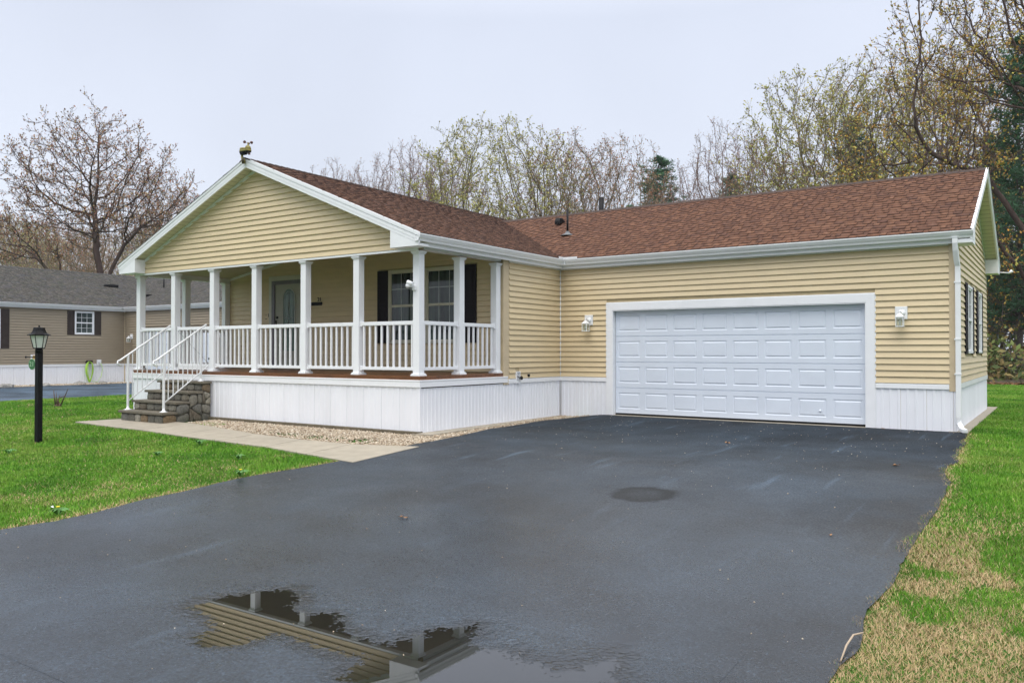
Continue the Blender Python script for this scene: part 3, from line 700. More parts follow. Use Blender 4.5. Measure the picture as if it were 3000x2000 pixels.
def window(parent, axis, plane, sgn, a, b, z0, z1, fm, glass, cols=3, rows=2, lower=True, zmeet=None, fw=0.045, lower_rows=2, mm_=None):
    """double-hung window standing on a wall"""
    wnd = empty('window', parent=parent)
    P = lambda u0, u1, o0, o1, za, zb: ((u0, u1, plane + sgn * o0, plane + sgn * o1, za, zb) if axis == 'x' else (plane + sgn * o0, plane + sgn * o1, u0, u1, za, zb))
    fr = MB()
    for q in (P(a, b, 0, .045, z1 - fw, z1), P(a, b, 0, .05, z0, z0 + fw), P(a, a + fw, 0, .044, z0 + fw, z1 - fw), P(b - fw, b, 0, .044, z0 + fw, z1 - fw)): fr.box(*q)
    fr.build('window_frame', fm, wnd, bevel=0.003)
    zm = zmeet or (z0 + z1) / 2
    sa = MB(); sw = 0.028
    sa.box(*P(a + fw, b - fw, .004, .036, zm - 0.024, zm + 0.024))
    for q in (P(a + fw, b - fw, .004, .030, z1 - fw - sw, z1 - fw), P(a + fw, a + fw + sw, .004, .030, zm, z1 - fw), P(b - fw - sw, b - fw, .004, .030, zm, z1 - fw),
              P(a + fw, b - fw, .004, .024, z0 + fw, z0 + fw + sw), P(a + fw, a + fw + sw, .004, .024, z0 + fw, zm), P(b - fw - sw, b - fw, .004, .024, z0 + fw, zm)): sa.box(*q)
    sa.build('sash', fm, wnd)
    ua, ub = a + fw + sw, b - fw - sw
    for (za, zb, rr, o) in ((zm + .024, z1 - fw - sw, rows, .012), (z0 + fw + sw, zm - .024, lower_rows, .008)):
        MB().box(*P(ua, ub, o - .006, o, za, zb)).build('pane', glass, wnd)
        mu = MB(); hw = 0.006
        for k in range(1, cols):
            u = ua + (ub - ua) * k / cols; mu.box(*P(u - hw, u + hw, o + .001, o + .005, za, zb))
        for k in range(1, rr):
            z = za + (zb - za) * k / rr; mu.box(*P(ua, ub, o + .0015, o + .0055, z - hw, z + hw))
        if lower or o > .01: mu.build('muntin', mm_ or fm, wnd)
    return wnd

def shutter(parent, axis, plane, sgn, a, b, z0, z1, m):
    P = lambda u0, u1, o0, o1, za, zb: ((u0, u1, plane + sgn * o0, plane + sgn * o1, za, zb) if axis == 'x' else (plane + sgn * o0, plane + sgn * o1, u0, u1, za, zb))
    sh = MB(); t = 0.042; zm = (z0 + z1) / 2 + 0.02 * (z1 - z0)
    sh.box(*P(a, b, .012, t - .012, z0, z1))
    for q in (P(a, a + .05, t - .0119, t, z0, z1), P(b - .05, b, t - .0119, t, z0, z1), P(a + .05, b - .05, t - .0119, t, z0, z0 + .07), P(a + .05, b - .05, t - .0119, t, z1 - .07, z1), P(a + .05, b - .05, t - .0119, t, zm - .04, zm + .04)): sh.box(*q)
    for za, zb in ((z0 + .1, zm - .07), (zm + .07, z1 - .1)): sh.box(*P(a + .075, b - .075, t - .0118, t - .004, za, zb))
    return sh.build('shutter', m, parent, bevel=0.003)

def wall_lantern(name, loc, ax, label, group):
    """white carriage lantern on a square block; ax: 'front' faces -Y"""
    t = empty(name, loc, 0, label=label, cat='wall lantern', group=group)
    W_ = M['white_metal']
    MB().box(-.093, .093, -.028, .0, -.105, .105).build('mounting_block', W_, t, bevel=0.006)
    MB().lathe([(0.0, 0), (.055, 0), (.05, .012), (.02, .02), (0, .022)], (0.01, -.028, .0), 16, ax=Matrix.Rotation(R(90), 3, 'X')).build('backplate', W_, t)
    MB().tube([(.01, -.04, -.01), (.01, -.09, .0), (.0, -.13, .025), (-.0, -.15, .02)], .011, 8).build('arm', W_, t)
    hx, hy, zt = -.0, -.15, -.045
    MB().lathe([(.085, zt - .035), (.088, zt - .025), (.06, zt + .0), (.038, zt + .022), (.022, zt + .034), (.014, zt + .036), (.012, zt + .06), (.018, zt + .066), (.006, zt + .076), (0.001, zt + .078)], (hx, hy, 0), 4, False, R(45)).build('lantern_roof', W_, t)
    s = .052; zb = zt - .175
    for sx_ in (-1, 1):
        for sy in (-1, 1): MB().box(hx + sx_ * s - .005, hx + sx_ * s + .005, hy + sy * s - .005, hy + sy * s + .005, zb, zt - .03).build('cage_bar', W_, t)
    MB().box(hx - .062, hx + .062, hy - .062, hy + .062, zb - .012, zb).build('lantern_base', W_, t, bevel=0.002)
    MB().box(hx - s + .004, hx + s - .004, hy - s + .004, hy + s - .004, zb + .001, zt - .032).build('lantern_glass', M['lantern_glass'], t)
    MB().tube([(hx, hy, zb + .002), (hx, hy, zb + .05), (hx, hy, zb + .055), (hx, hy, zb + .1)], [.012, .012, .018, .012], 8).build('bulb', M['frost'], t)
    return t

# ================================================================== MAIN HOUSE
house = empty('house', (0, 0, 0), label='cream sided house with brown shingle roof, white columned porch and garage', cat='house')
YF, YP, YB = -4.47, -2.1, 9.0
ZT = 0.748                                    # top of the white water table
SK0 = -0.15
TRM = ZT - 0.085

core = M['siding_core']
# --- garage front wall
gw_ = MB(); # wall pieces round the garage door opening
OX0, OX1, OZ = 1.225, 5.975, 2.095
gw_.box(0.001, OX0, 0, .14, SK0, SOF); gw_.box(OX1, GW, 0, .14, SK0, SOF); gw_.box(OX0, OX1, 0, .14, OZ, SOF)
wall = gw_.build('front_wall', core, house)
siding(wall, M['siding'], 'x', 0.0, -1, ZT + .003, SOF - .002, spans_rect(0.03, GW - .085, [(1.095, 6.11, -1, 2.235)]))
skirting(wall, 'x', 0.0, -1, 0.03, 1.10, SK0, TRM, M['white_skirt'], 0.36, .09)
skirting(wall, 'x', 0.0, -1, 6.11, GW - .03, SK0, TRM, M['white_skirt'], 0.38, .12)
tr = MB(); tr.box(0.02, 1.10, -.028, 0, TRM, ZT - .015).box(0.02, 1.10, -.022, 0, ZT - .015, ZT); tr.build('trim_board', M['white'], wall, bevel=.003)
tr = MB(); tr.box(6.11, GW - .09, -.028, 0, TRM, ZT - .015).box(6.11, GW - .09, -.022, 0, ZT - .015, ZT); tr.build('trim_board', M['white'], wall, bevel=.003)
MB().box(GW - .09, GW + .018, -.022, -.001, TRM - .03, SOF).box(GW + .001, GW + .019, -.0215, .085, TRM - .03, SOF).build('corner_post', M['corner'], wall, bevel=.004)
MB().box(GW - .03, GW + .012, -.012, -.001, SK0, TRM - .03).box(GW + .001, GW + .0125, -.0115, .03, SK0, TRM - .03).build('corner_post', M['white_skirt'], wall)
# --- garage right wall (faces +X) with gable
gr_ = MB(); gr_.box(GW - .14, GW, .141, GD, SK0, SOF)
gr_.extrude([(GW - .14, -.0, SOF), (GW - .14, GRY, zg(GRY) - .16), (GW - .14, GD, SOF)], (GW - .14, 0, 0), (GW, 0, 0))
gwl = gr_.build('side_wall', core, house)
siding(gwl, M['siding'], 'y', GW, 1, ZT + .003, 4.45, lambda z, zt: (spans_rect(.086, GD - .03, [(1.28, 2.83, 1.225, 2.455), (3.44, 4.815, 1.225, 2.455)])(z, zt) if zt <= SOF + .02 else
       [(.02 + max(0, (z - SOF + .02) / SL2), GD - .02 - max(0, (z - SOF + .02) / SL2), .02 + max(0, (zt - SOF + .02) / SL2), GD - .02 - max(0, (zt - SOF + .02) / SL2))]))
skirting(gwl, 'y', GW, 1, .03, GD, SK0, TRM, M['white_skirt'], .4, .09)
MB().box(GW, GW + .028, .03, GD + .01, TRM, ZT).build('trim_board', M['white'], gwl, bevel=.003)
MB().box(GW + .001, GW + .019, GD - .03, GD + .01, TRM - .03, SOF).build('corner_post', M['corner'], gwl)
for a_, b_, in ((1.66, 2.47), (3.80, 4.50)):
    window(gwl, 'y', GW, 1, a_, b_, 1.235, 2.44, M['white'], M['glass_dark'], 2, 2, lower=False)
for a_, b_ in ((1.29, 1.64), (2.49, 2.82), (3.45, 3.78), (4.52, 4.81)): shutter(gwl, 'y', GW, 1, a_, b_, 1.22, 2.46, M['shutter'])
# rear wall
MB().box(0, GW - .141, GD - .14, GD, SK0, SOF).build('rear_wall', core, house)

# --- wing wall facing +X
ww = MB().box(-.14, 0, YP, .001, SK0, SOF + .01).build('wing_wall', core, house)
siding(ww, M['siding'], 'y', 0.0, 1, ZT + .003, SOF - .002, spans_rect(YP + .19, -.03, [(-1.70, -1.565, 0, .885)]))
skirting(ww, 'y', 0.0, 1, YF + .02, -.03, SK0, TRM, M['white_skirt'], .40, .10)
for a_, b_ in ((YP + .16, -1.70), (-1.56, -.015)):
    MB().box(0, .028, a_, b_, TRM, ZT - .015).box(0, .022, a_, b_, ZT - .015, ZT).build('trim_board', M['white'], ww, bevel=.003)
MB().box(.001, .02, YP, YP + .18, TRM - .02, SOF).build('corner_post', M['corner'], ww, bevel=.004)
MB().tube([(.022, -.022, SK0), (.022, -.022, SOF)], .012, 8).build('corner_bead', M['white'], ww)
MB().box(.0, .011, -.011, .0, SK0, SOF).build('corner_gap', M['curb'], ww)

# --- front gable
gab = MB()
GB = 2.955; apex = RZ - .17
gab.extrude([(WX0 + .02, YF, GB), (WX0 + .02, YF, zw(WX0) - .15), (RXm, YF, RZ - .15), (WX1 - .02, YF, zw(WX1) - .15), (WX1 - .02, YF, GB)], (0, YF, 0), (0, YF + .12, 0))
gable = gab.build('gable_wall', core, house)
def gspan(z, zt):
    f = lambda q: min((RZ - .185 - q) / SL1, 4.1)
    return [(RXm - f(z), RXm + f(z), RXm - max(f(zt + .012), 0), RXm + max(f(zt + .012), 0))] if f(z) > .02 else []
siding(gable, M['siding'], 'x', YF, -1, GB + .012, apex - .02, gspan)
MB().box(WX0 + .03, WX1 - .03, YF - .020, YF, GB - .03, GB + .010).build('trim_board', M['white'], gable, bevel=.003)
rake_trim(house, YF - RK, 'x', RXm, RZ, -RXm + OV, SL1, 0.165, 1, M['white'], M['soffit_cream'], RK)
# boxed returns at the eaves
for x0, x1 in ((2 * RXm - OV + .01, WX0 + .42), (WX1 - .42, OV - .01)):
    mb = MB(); zr0 = zw(x0) - .166; zr1 = zw(x1) - .166; z_ = SOF - .035
    y0, y1 = YF - RK + .003, YF - .0
    f_ = [(x0, y0, z_), (x1, y0, z_), (x1, y0, max(zr1, z_)), (x0, y0, max(zr0, z_))]
    if zr1 > zr0: f_ = [(x0, y0, z_), (x1, y0, z_), (x1, y0, zr1), (x0, y0, max(zr0, z_ + .001))]
    else: f_ = [(x0, y0, z_), (x1, y0, z_), (x1, y0, max(zr1, z_ + .001)), (x0, y0, zr0)]
    mb.extrude(f_, (0, y0, 0), (0, y1, 0)); mb.build('eave_return', M['white'], house)
# eave fascia + soffits
def eave(x_axis, ln, s, a, b, wallp):
    """fascia at ln - small, soffit to wallp"""
    f_ = ln - s * .085
    if x_axis:
        MB().box(a, b, f_ - .0, f_ + s * .02, SOF - .03, EZ - .035).build('fascia', M['white'], house)
        mb = MB(); n = int((b - a) / .1)
        for k in range(n):
            u0 = a + (b - a) * k / n; mb.box(u0, u0 + (b - a) / n - .006, min(f_, wallp), max(f_, wallp), SOF, SOF + .012)
        mb.box(a, b, min(f_, wallp), max(f_, wallp), SOF + .013, SOF + .03)
    else:
        MB().box(f_, f_ + s * .02, a, b, SOF - .03, EZ - .035).build('fascia', M['white'], house)
        mb = MB(); n = int((b - a) / .1)
        for k in range(n):
            u0 = a + (b - a) * k / n; mb.box(min(f_, wallp), max(f_, wallp), u0, u0 + (b - a) / n - .006, SOF, SOF + .012)
        mb.box(min(f_, wallp), max(f_, wallp), a, b, SOF + .013, SOF + .03)
    mb.build('soffit', M['soffit'], house)
eave(True, -OV, -1, .116, GW + RK, 0.0)
eave(False, OV, 1, YF - RK + .03, .0, 0.0)
eave(True, GD + OV, 1, 0, GW + RK, GD)
eave(False, 2 * RXm - OV, -1, YF - RK + .03, YB, WX0)
# side frieze on the garage wall under the soffit
MB().box(.03, GW - .09, -.03, -.001, SOF - .045, SOF - .002).build('frieze_board', M['white'], wall)
MB().box(.001, .03, YP + .18, -.03, SOF - .045, SOF - .002).build('frieze_board', M['white'], ww)
gutter(house, (OV - .065, YF - RK - .02, EZ - .01), (OV - .065, -OV + .065 - .118, EZ - .01), (1, 0, 0), M['white_metal'])
gutter(house, (OV - .065 + .118, -OV + .065, EZ - .01), (GW + RK + .01, -OV + .065, EZ - .01), (0, -1, 0), M['white_metal'])
gutter(house, (2 * RXm - OV + .065, YF - RK, EZ - .01), (2 * RXm - OV + .065, YB, EZ - .01), (-1, 0, 0), M['white_metal'])
# splash guard in the inside corner of the gutter, and the end box
c_ = MB(); xg, yg = OV - .065 + .118, -OV + .065 - .118
c_.box(xg - .0, xg + .30, yg - .004, yg + .0, EZ - .01, EZ + .03); c_.box(xg + 0.0, xg + .004, yg - .22, yg, EZ - .01, EZ + .03)
c_.box(xg - .118, xg, yg, yg + .118, EZ - .125, EZ - .02)
c_.build('splash_guard', M['white_metal'], house)

# garage rakes on the right end
rake_trim(house, GW + RK, 'y', GRY, GRZ, GRY + OV, SL2, 0.15, -1, M['white'], M['soffit_cream'], RK)
for y0, y1, s in ((-OV + .005, .32, 1), (GD - .32, GD + OV - .005, -1)):
    z_ = SOF - .035; x0, x1 = GW + .001, GW + RK - .003
    za, zb = zg(y0) - .15, zg(y1) - .15
    f_ = [(x1, y0, z_), (x1, y1, z_), (x1, y1, max(zb, z_ + .001)), (x1, y0, max(za, z_ + .001))]
    MB().extrude(f_, (x1, 0, 0), (x0, 0, 0)).build('eave_return', M['white'], house)

roof = roof_slopes(house, YF, YB, M['shingle'], M['ridge_dark'], eye=CAM, n_ind=300)
# roof penetrations
def pipe_vent(x, y, h, r, boot=True, parent=roof):
    z = zg(y); mb = MB().tube([(x, y, z - .05), (x, y, z + h)], r, 12); p = mb.build('vent_pipe', M['black'], parent)
    if boot:
        q = MB().lathe([(.16, 0), (.155, .01), (.06, .05), (.04, .09), (.038, .10)], (x, y, z - .015), 12); q.build('pipe_flashing', M['lead'], p)
pipe_vent(-.63, 1.39, .58, .024)
d = (lambda y, a: Vector((math.cos(y) * (1762 - 1500) / FPX - math.sin(y), math.sin(y) * (1762 - 1500) / FPX + math.cos(y), math.tan(a) + (1000 - 578) / FPX)))(R(YAW), R(PITCH)); t_ = (3.9 - CAM.y) / d.y
pipe_vent(CAM.x + d.x * t_, 3.9, CAM.z + d.z * t_ - zg(3.9), .065, False)
hv = MB(); z = zg(2.3); hv.extrude([(-1.42, 2.12, z - .03), (-1.42, 2.12, z + .05), (-1.42, 2.16, z + .13), (-1.42, 2.26, z + .14), (-1.42, 2.42, z + .06)], (0, 0, 0), (.14, 0, 0)); hv.build('roof_vent', M['black'], roof, bevel=.012)

# main body of the wing behind the porch (other walls)
wb = MB(); wb.box(WX0, WX0 + .14, YP, YB, SK0, SOF); wb.box(WX0 + .141, -.001, YB - .14, YB, SK0, SOF); wb.box(-.14, 0, GD, YB - .141, SK0, SOF)
wb.extrude([(WX0, YB, SOF), (RXm, YB, RZ - .2), (WX1, YB, SOF)], (0, YB, 0), (0, YB - .1, 0))
wb.build('wing_walls', core, house)

# --- porch back wall
DECK = 0.862
bw = MB()
DX0, DX1 = -6.36, -5.50
VS = .17
def ceil_z(x): return 3.005 + VS * (-RXm * -0 + (4.125 - abs(x - RXm)))
pts = [(WX0 + .14, YP, DECK - .2), (WX1 - .141, YP, DECK - .2), (WX1 - .141, YP, ceil_z(WX1)), (RXm, YP, ceil_z(RXm)), (WX0 + .14, YP, ceil_z(WX0))]
bw.extrude(pts, (0, YP, 0), (0, YP + .12, 0)); back = bw.build('porch_wall', core, house)
holes = [(-6.63, -5.23, 0, 3.01), (-3.18, -.59, 1.425, 2.95)]
def bspan(z, zt):
    if zt <= 3.0: return spans_rect(WX0 + .06, WX1 - .145, holes)(z, zt)
    f = lambda q: max(0, (q - 3.005) / VS)
    return [(WX0 + .1 + f(z), WX1 - .145 - f(z), WX0 + .1 + f(zt), WX1 - .145 - f(zt))]
siding(back, M['siding'], 'x', YP, -1, DECK + .02, 3.60, bspan)
MB().box(-6.80, -6.72, YP - .01, YP - .0, 2.02, 2.12).box(-6.655, -6.635, YP - .03, YP - .016, 2.07, 2.15).build('doorbell', M['black'], back)
MB().box(WX0, WX0 + .06, YP - .022, YP, DECK, 3.0).build('corner_post', M['corner'], back)
# windows on the porch
for a_, b_ in ((-2.865, -1.925), (-1.872, -.925)):
    window(back, 'x', YP, -1, a_, b_, 1.432, 2.94, M['cream_win'], M['glass_curtain'], 3, 2, zmeet=2.20, lower_rows=1, mm_=M['came'])
shutter(back, 'x', YP, -1, -3.175, -2.872, 1.44, 2.945, M['shutter']); shutter(back, 'x', YP, -1, -.918, -.60, 1.44, 2.945, M['shutter'])
# entry door
fd = empty('front_door', parent=house)
fr = MB(); x0, x1, zt = -6.62, -5.24, 3.005
fr.box(x0, x0 + .11, YP - .045, YP, DECK, zt).box(x1 - .11, x1, YP - .045, YP, DECK, zt).box(x0 + .11, x1 - .11, YP - .045, YP, zt - .11, zt)
fr.build('door_frame', M['door_trim'], fd, bevel=.006)
fr = MB(); fr.box(x0 + .11, x0 + .21, YP - .06, YP, DECK, zt - .11).box(x1 - .21, x1 - .11, YP - .06, YP, DECK, zt - .11).box(x0 + .21, x1 - .21, YP - .06, YP, zt - .2, zt - .11)
fr.build('storm_frame', M['alu'], fd, bevel=.004)
sx0, sx1 = x0 + .21, x1 - .21; cx_ = -5.93
MB().box(sx0, sx1, YP - .03, YP, DECK + .02, zt - .2).build('door_slab', M['door_grey'], fd)
def arch(cx, r, zb, zc, y, t, ring=None, n=14):
    out = [(cx - r, zb), (cx - r, zc)] + [(cx - r * math.cos(a), zc + r * math.sin(a)) for a in np.linspace(0, math.pi, n)[1:-1]] + [(cx + r, zc), (cx + r, zb)]
    return out
o1 = arch(cx_, .225, 1.25, 2.50, 0, 0); o2 = arch(cx_, .195, 1.28, 2.50, 0, 0)
ar = MB()
for k in range(len(o1)):
    j = (k + 1) % len(o1); A, B, C_, D_ = o1[k], o1[j], o2[j], o2[k]
    ar.face([(A[0], YP - .045, A[1]), (B[0], YP - .045, B[1]), (C_[0], YP - .04, C_[1]), (D_[0], YP - .04, D_[1])])
    ar.face([(A[0], YP - .03, A[1]), (B[0], YP - .03, B[1]), (B[0], YP - .045, B[1]), (A[0], YP - .045, A[1])])
ar.build('arch_moulding', M['door_grey'], fd)
g_ = MB(); g_.face([(x, YP - .033, z) for x, z in o2]); g_.build('oval_glass', M['glass_oval'], fd)
cm = MB(); y = YP - .038
o3 = arch(cx_, .15, 1.33, 2.48, 0, 0); cm.tube([(x, y, z) for x, z in o3] + [(o3[0][0], y, o3[0][1])], .004, 4)
cm.tube([(cx_, y, 1.3), (cx_, y, 2.68)], .004, 4)
for zc, rx, rz_ in ((2.02, .055, .07), (2.2, .035, .11), (1.84, .035, .11), (2.36, .02, .05), (1.66, .02, .06)):
    cm.tube([(cx_ + rx * math.sin(t), y, zc + rz_ * math.cos(t)) for t in np.linspace(0, 2 * math.pi, 13)], .005, 4)
for s in (-1, 1): cm.tube([(cx_ + s * .02, y, 2.02), (cx_ + s * .09, y, 2.06), (cx_ + s * .14, y, 2.02)], .005, 4)
cm.build('glass_came', M['came'], fd)
MB().tube([(-6.33, YP - .07, 1.80), (-6.33, YP - .07, 1.98)], .014, 8).lathe([(0, 0), (.03, 0), (.03, .02), (0, .02)], (-6.33, YP - .03, 2.05), 10, ax=Matrix.Rotation(R(90), 3, 'X')).build('door_handle', M['black'], fd)

# --- porch ceiling, beams, deck
pc = MB(); zc0, zcr = ceil_z(WX0), ceil_z(RXm)
for xa, za, xb, zb in ((WX0 + .02, zc0, RXm, zcr), (RXm, zcr, WX1 - .02, zc0)):
    pc.extrude([(xa, YF + .121, za), (xb, YF + .121, zb), (xb, YF + .121, zb + .02), (xa, YF + .121, za + .02)], (0, YF + .121, 0), (0, YP - .02, 0))
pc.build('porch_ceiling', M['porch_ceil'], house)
bm_ = MB(); bm_.box(WX0 + .021, WX0 + .16, YF + .121, YP + .15, GB - .03, 3.06).box(WX1 - .16, WX1 - .021, YF + .121, YP - .02, GB + .0, 3.06); bm_.box(WX0 + .161, WX1 - .161, YF + .0205, YF + .14, GB - .001, GB + .1)
bm_.build('porch_beam', M['white'], house)
fz = MB()
for s in (-1, 1):
    xa = RXm; xb = RXm + s * 4.0
    fz.extrude([(xa, YP - .035, zcr), (xb, YP - .035, ceil_z(xb)), (xb, YP - .035, ceil_z(xb) - .06), (xa, YP - .035, zcr - .06)], (0, YP - .035, 0), (0, YP - .017, 0))
fz.build('frieze_board', M['white'], house)
deck = empty('porch_deck', parent=house)
n = 17; yy0, yy1 = YF - .02, YP
for k in range(n):
    a_ = yy0 + (yy1 - yy0) * k / n
    MB().box(WX0 - .02, WX1 + .02, a_, a_ + (yy1 - yy0) / n - .006, DECK - .03, DECK).build('deck_board', M['deck'], deck)
MB().box(WX0 - .015, WX1 + .015, YF - .012, YP, DECK - .062, DECK - .031).build('deck_rim', M['deck'], deck)
# porch skirting and band
skirting(house, 'x', YF, -1, WX0 + .02, WX1 - .02, SK0, .68, M['white_skirt'], .405, .135)
bd = MB(); bd.box(WX0 - .03, WX1 + .03, YF - .03, YF - .002, .68, .79).box(WX0 - .036, WX1 + .036, YF - .036, YF - .0025, .775, .80)
bd.build('band_board', M['white'], house, bevel=.003)
bd = MB(); bd.box(WX1 + .002, WX1 + .03, YF - .0018, YP + .13, .68, .79).box(WX1 + .0025, WX1 + .036, YF - .0018, YP + .13, .775, .80)
bd.build('band_board', M['white'], house, bevel=.003)
MB().box(WX1 - .02, WX1 + .014, YF - .014, YF + .02, SK0, .68).build('corner_post', M['white_skirt'], house)
MB().box(WX0 - .014, WX0 + .02, YF - .014, YF + .02, SK0, .68).build('corner_post', M['white_skirt'], house)
MB().box(WX0, WX0 + .01, YF + .02, YP, SK0, DECK - .07).build('skirting_panel', M['white_skirt'], house)
MB().box(WX0 + .1, WX1 - .1, YF + .1, YP, DECK - .25, DECK - .07).build('deck_frame', M['curb'], deck)

# --- columns (built once, then shared)
CW = .068
def column_parts(parent, top):
    c = MB().box(-CW, CW, -CW, CW, 0, top).build('porch_column', M['white'], parent, bevel=.006)
    MB().box(-CW - .028, CW + .028, -CW - .028, CW + .028, 0, .03).box(-CW - .016, CW + .016, -CW - .016, CW + .016, .0301, .045).build('column_base', M['white'], c, bevel=.004)
    MB().box(-CW - .026, CW + .026, -CW - .026, CW + .026, top - .032, top - .003).box(-CW - .014, CW + .014, -CW - .014, CW + .014, top - .05, top - .0321).build('column_cap', M['white'], c, bevel=.004)
    return c
CYf = YF + .085
fx = [-8.15, -6.856, -5.533, -4.217, -2.825, -1.475, -.10]
colA = column_parts(house, GB - .03 - DECK); colA.location = (fx[0], CYf, DECK)
cols = [colA]
for x in fx[1:]:
    c = copy_tree(colA, house); c.location = (x, CYf, DECK); cols.append(c)
for x, y in ((-.10, -3.30), (-.10, YP - .09), (-8.15, -3.27), (-8.15, YP - .09)):
    c = copy_tree(colA, house); c.location = (x, y, DECK)

# --- railings
RT, RB = DECK + .915, DECK + .11
def railing(name, p0, p1, n_bal, parent=house, extra=None):
    """between two points (x, y)"""
    p0, p1 = Vector((*p0, 0)), Vector((*p1, 0)); L_ = (p1 - p0).length; a = math.atan2((p1 - p0).y, (p1 - p0).x)
    r = empty(name, (p0.x, p0.y, DECK), a, parent)
    MB().box(0, L_, -.028, .028, .85, .915).build('top_rail', M['white'], r, bevel=.006)
    MB().box(0, L_, -.024, .024, .09, .145).build('bottom_rail', M['white'], r, bevel=.005)
    for e_ in (.02, L_ - .02):
        MB().box(e_ - .02, e_ + .02, -.033, .033, .835, .925).box(e_ - .02, e_ + .02, -.03, .03, .08, .155).build('rail_bracket', M['white'], r, bevel=.004)
    b0 = MB().box(-.016, .016, -.016, .016, .145, .85).build('baluster', M['white'], r, bevel=.003)
    for k in range(n_bal):
        x = L_ * (k + .5) / n_bal
        if k == 0: b0.location = (x, 0, 0)
        else: share(b0, (x, 0, 0), r)
    return r
for k in range(6):
    if k == 1: continue
    railing('porch_railing', (fx[k] + CW, CYf), (fx[k + 1] - CW, CYf), 9)
railing('porch_railing', (-.10, CYf + CW), (-.10, -3.30 - CW), 7); railing('porch_railing', (-.10, -3.30 + CW), (-.10, YP - .09 - CW), 7)
railing('porch_railing', (-8.15, -3.27 - CW), (-8.15, CYf + CW), 7); railing('porch_railing', (-8.15, YP - .09 - CW), (-8.15, -3.27 + CW), 7)
gate = railing('porch_gate', (fx[1] + CW + .03, CYf), (fx[2] - CW - .02, CYf), 9)
Lg = fx[2] - fx[1] - 2 * CW - .05
MB().box(0.0, .035, -.03, .03, .0, .93).box(Lg - .035, Lg, -.03, .03, .0, .93).build('gate_stile', M['white'], gate, bevel=.004)
MB().box(.035, Lg - .035, -.02, .02, .03, .089).build('gate_bottom_rail', M['white'], gate, bevel=.004)
MB().tube([(.03, -.035, .84), (Lg - .05, -.035, .16)], .003, 5).build('brace_cable', M['lead'], gate)
MB().box(Lg - .05, Lg + .01, -.045, -.031, .24, .28).build('gate_latch', M['black'], gate)

# --- garage door with its frame
gd = empty('garage_door', parent=house)
fr = MB(); fy = -.035
fr.box(1.101, 1.228, fy, 0, .0, 2.23).box(5.972, 6.106, fy, 0, .0, 2.23).box(1.228, 5.972, fy, 0, 2.092, 2.23)
fr.box(1.228, 1.245, fy + .006, .12, -.0, 2.091).box(5.955, 5.972, fy + .006, .12, -.0, 2.091).box(1.245, 5.955, fy + .006, .12, 2.075, 2.0915)
fr.box(1.085, 1.1009, -.022, 0, .0, 2.248).box(6.1061, 6.122, -.022, 0, .0, 2.248).box(1.101, 6.106, -.022, 0, 2.2301, 2.248)
fr.build('door_frame', M['white'], gd)
DXa, DXb = 1.252, 5.948; DZ0, DZ1 = .035, 2.085; nh = 4; sh = (DZ1 - DZ0) / nh; YD = .085
MB().box(DXa - .006, DXb + .006, YD + .012, YD + .05, DZ0, DZ1).build('door_core', M['door_white'], gd)
npn = 8
for k in range(nh):
    z0 = DZ0 + k * sh; z1 = z0 + sh - .006; mb = MB(); pw = (DXb - DXa) / npn
    ya = YD; yb = YD + .016
    # section face with openings for the stamped panels
    mb.face([(DXa, ya, z0 + .004), (DXb, ya, z0 + .004), (DXb, ya, z0 + .095), (DXa, ya, z0 + .095)]); mb.face([(DXa, ya, z1 - .095), (DXb, ya, z1 - .095), (DXb, ya, z1 - .004), (DXa, ya, z1 - .004)])
    mb.face([(DXa, ya, z0 + .004), (DXb, ya, z0 + .004), (DXb, yb, z0), (DXa, yb, z0)]); mb.face([(DXa, ya, z1 - .004), (DXb, ya, z1 - .004), (DXb, yb, z1), (DXa, yb, z1)])
    for q in range(npn + 1):
        xa = DXa if q == 0 else DXa + q * pw - .055; xb = DXb if q == npn else DXa + q * pw + .055
        mb.face([(xa, ya, z0 + .095), (xb, ya, z0 + .095), (xb, ya, z1 - .095), (xa, ya, z1 - .095)])
    mb.build('door_section', M['door_white'], gd)
pm = MB(); hw = (DXb - DXa) / npn / 2 - .055; hh = (sh - .006 - .19) / 2
loops = [(hw, hh, 0), (hw - .013, hh - .013, .008), (hw - .024, hh - .024, .008), (hw - .042, hh - .042, -.001)]
for (a0, c0, d0), (a1, c1, d1) in zip(loops[:-1], loops[1:]):
    A = [(-a0, d0, -c0), (a0, d0, -c0), (a0, d0, c0), (-a0, d0, c0)]; B = [(-a1, d1, -c1), (a1, d1, -c1), (a1, d1, c1), (-a1, d1, c1)]
    for q in range(4): j = (q + 1) % 4; pm.face([A[q], A[j], B[j], B[q]])
pm.face([(-a1, d1, -c1), (a1, d1, -c1), (a1, d1, c1), (-a1, d1, c1)])
rp = pm.build('raised_panel', M['door_white'], gd)
for k in range(nh):
    for q in range(npn):
        loc = (DXa + (DXb - DXa) * (q + .5) / npn, YD, DZ0 + k * sh + (sh - .006) / 2)
        if k == q == 0: rp.location = loc
        else: share(rp, loc, gd)
MB().box(DXa - .006, DXb + .006, YD - .004, YD + .03, .0, .034).build('bottom_seal', M['black'], gd)
MB().box(1.24, 5.96, -.06, .3, -.12, .001).build('door_threshold', M['concrete'], gd)
MB().lathe([(0, 0), (.022, 0), (.022, .012), (0, .012)], (5.2, YD - .002, .24), 12, ax=Matrix.Rotation(R(90), 3, 'X')).build('lock', M['door_white'], gd)

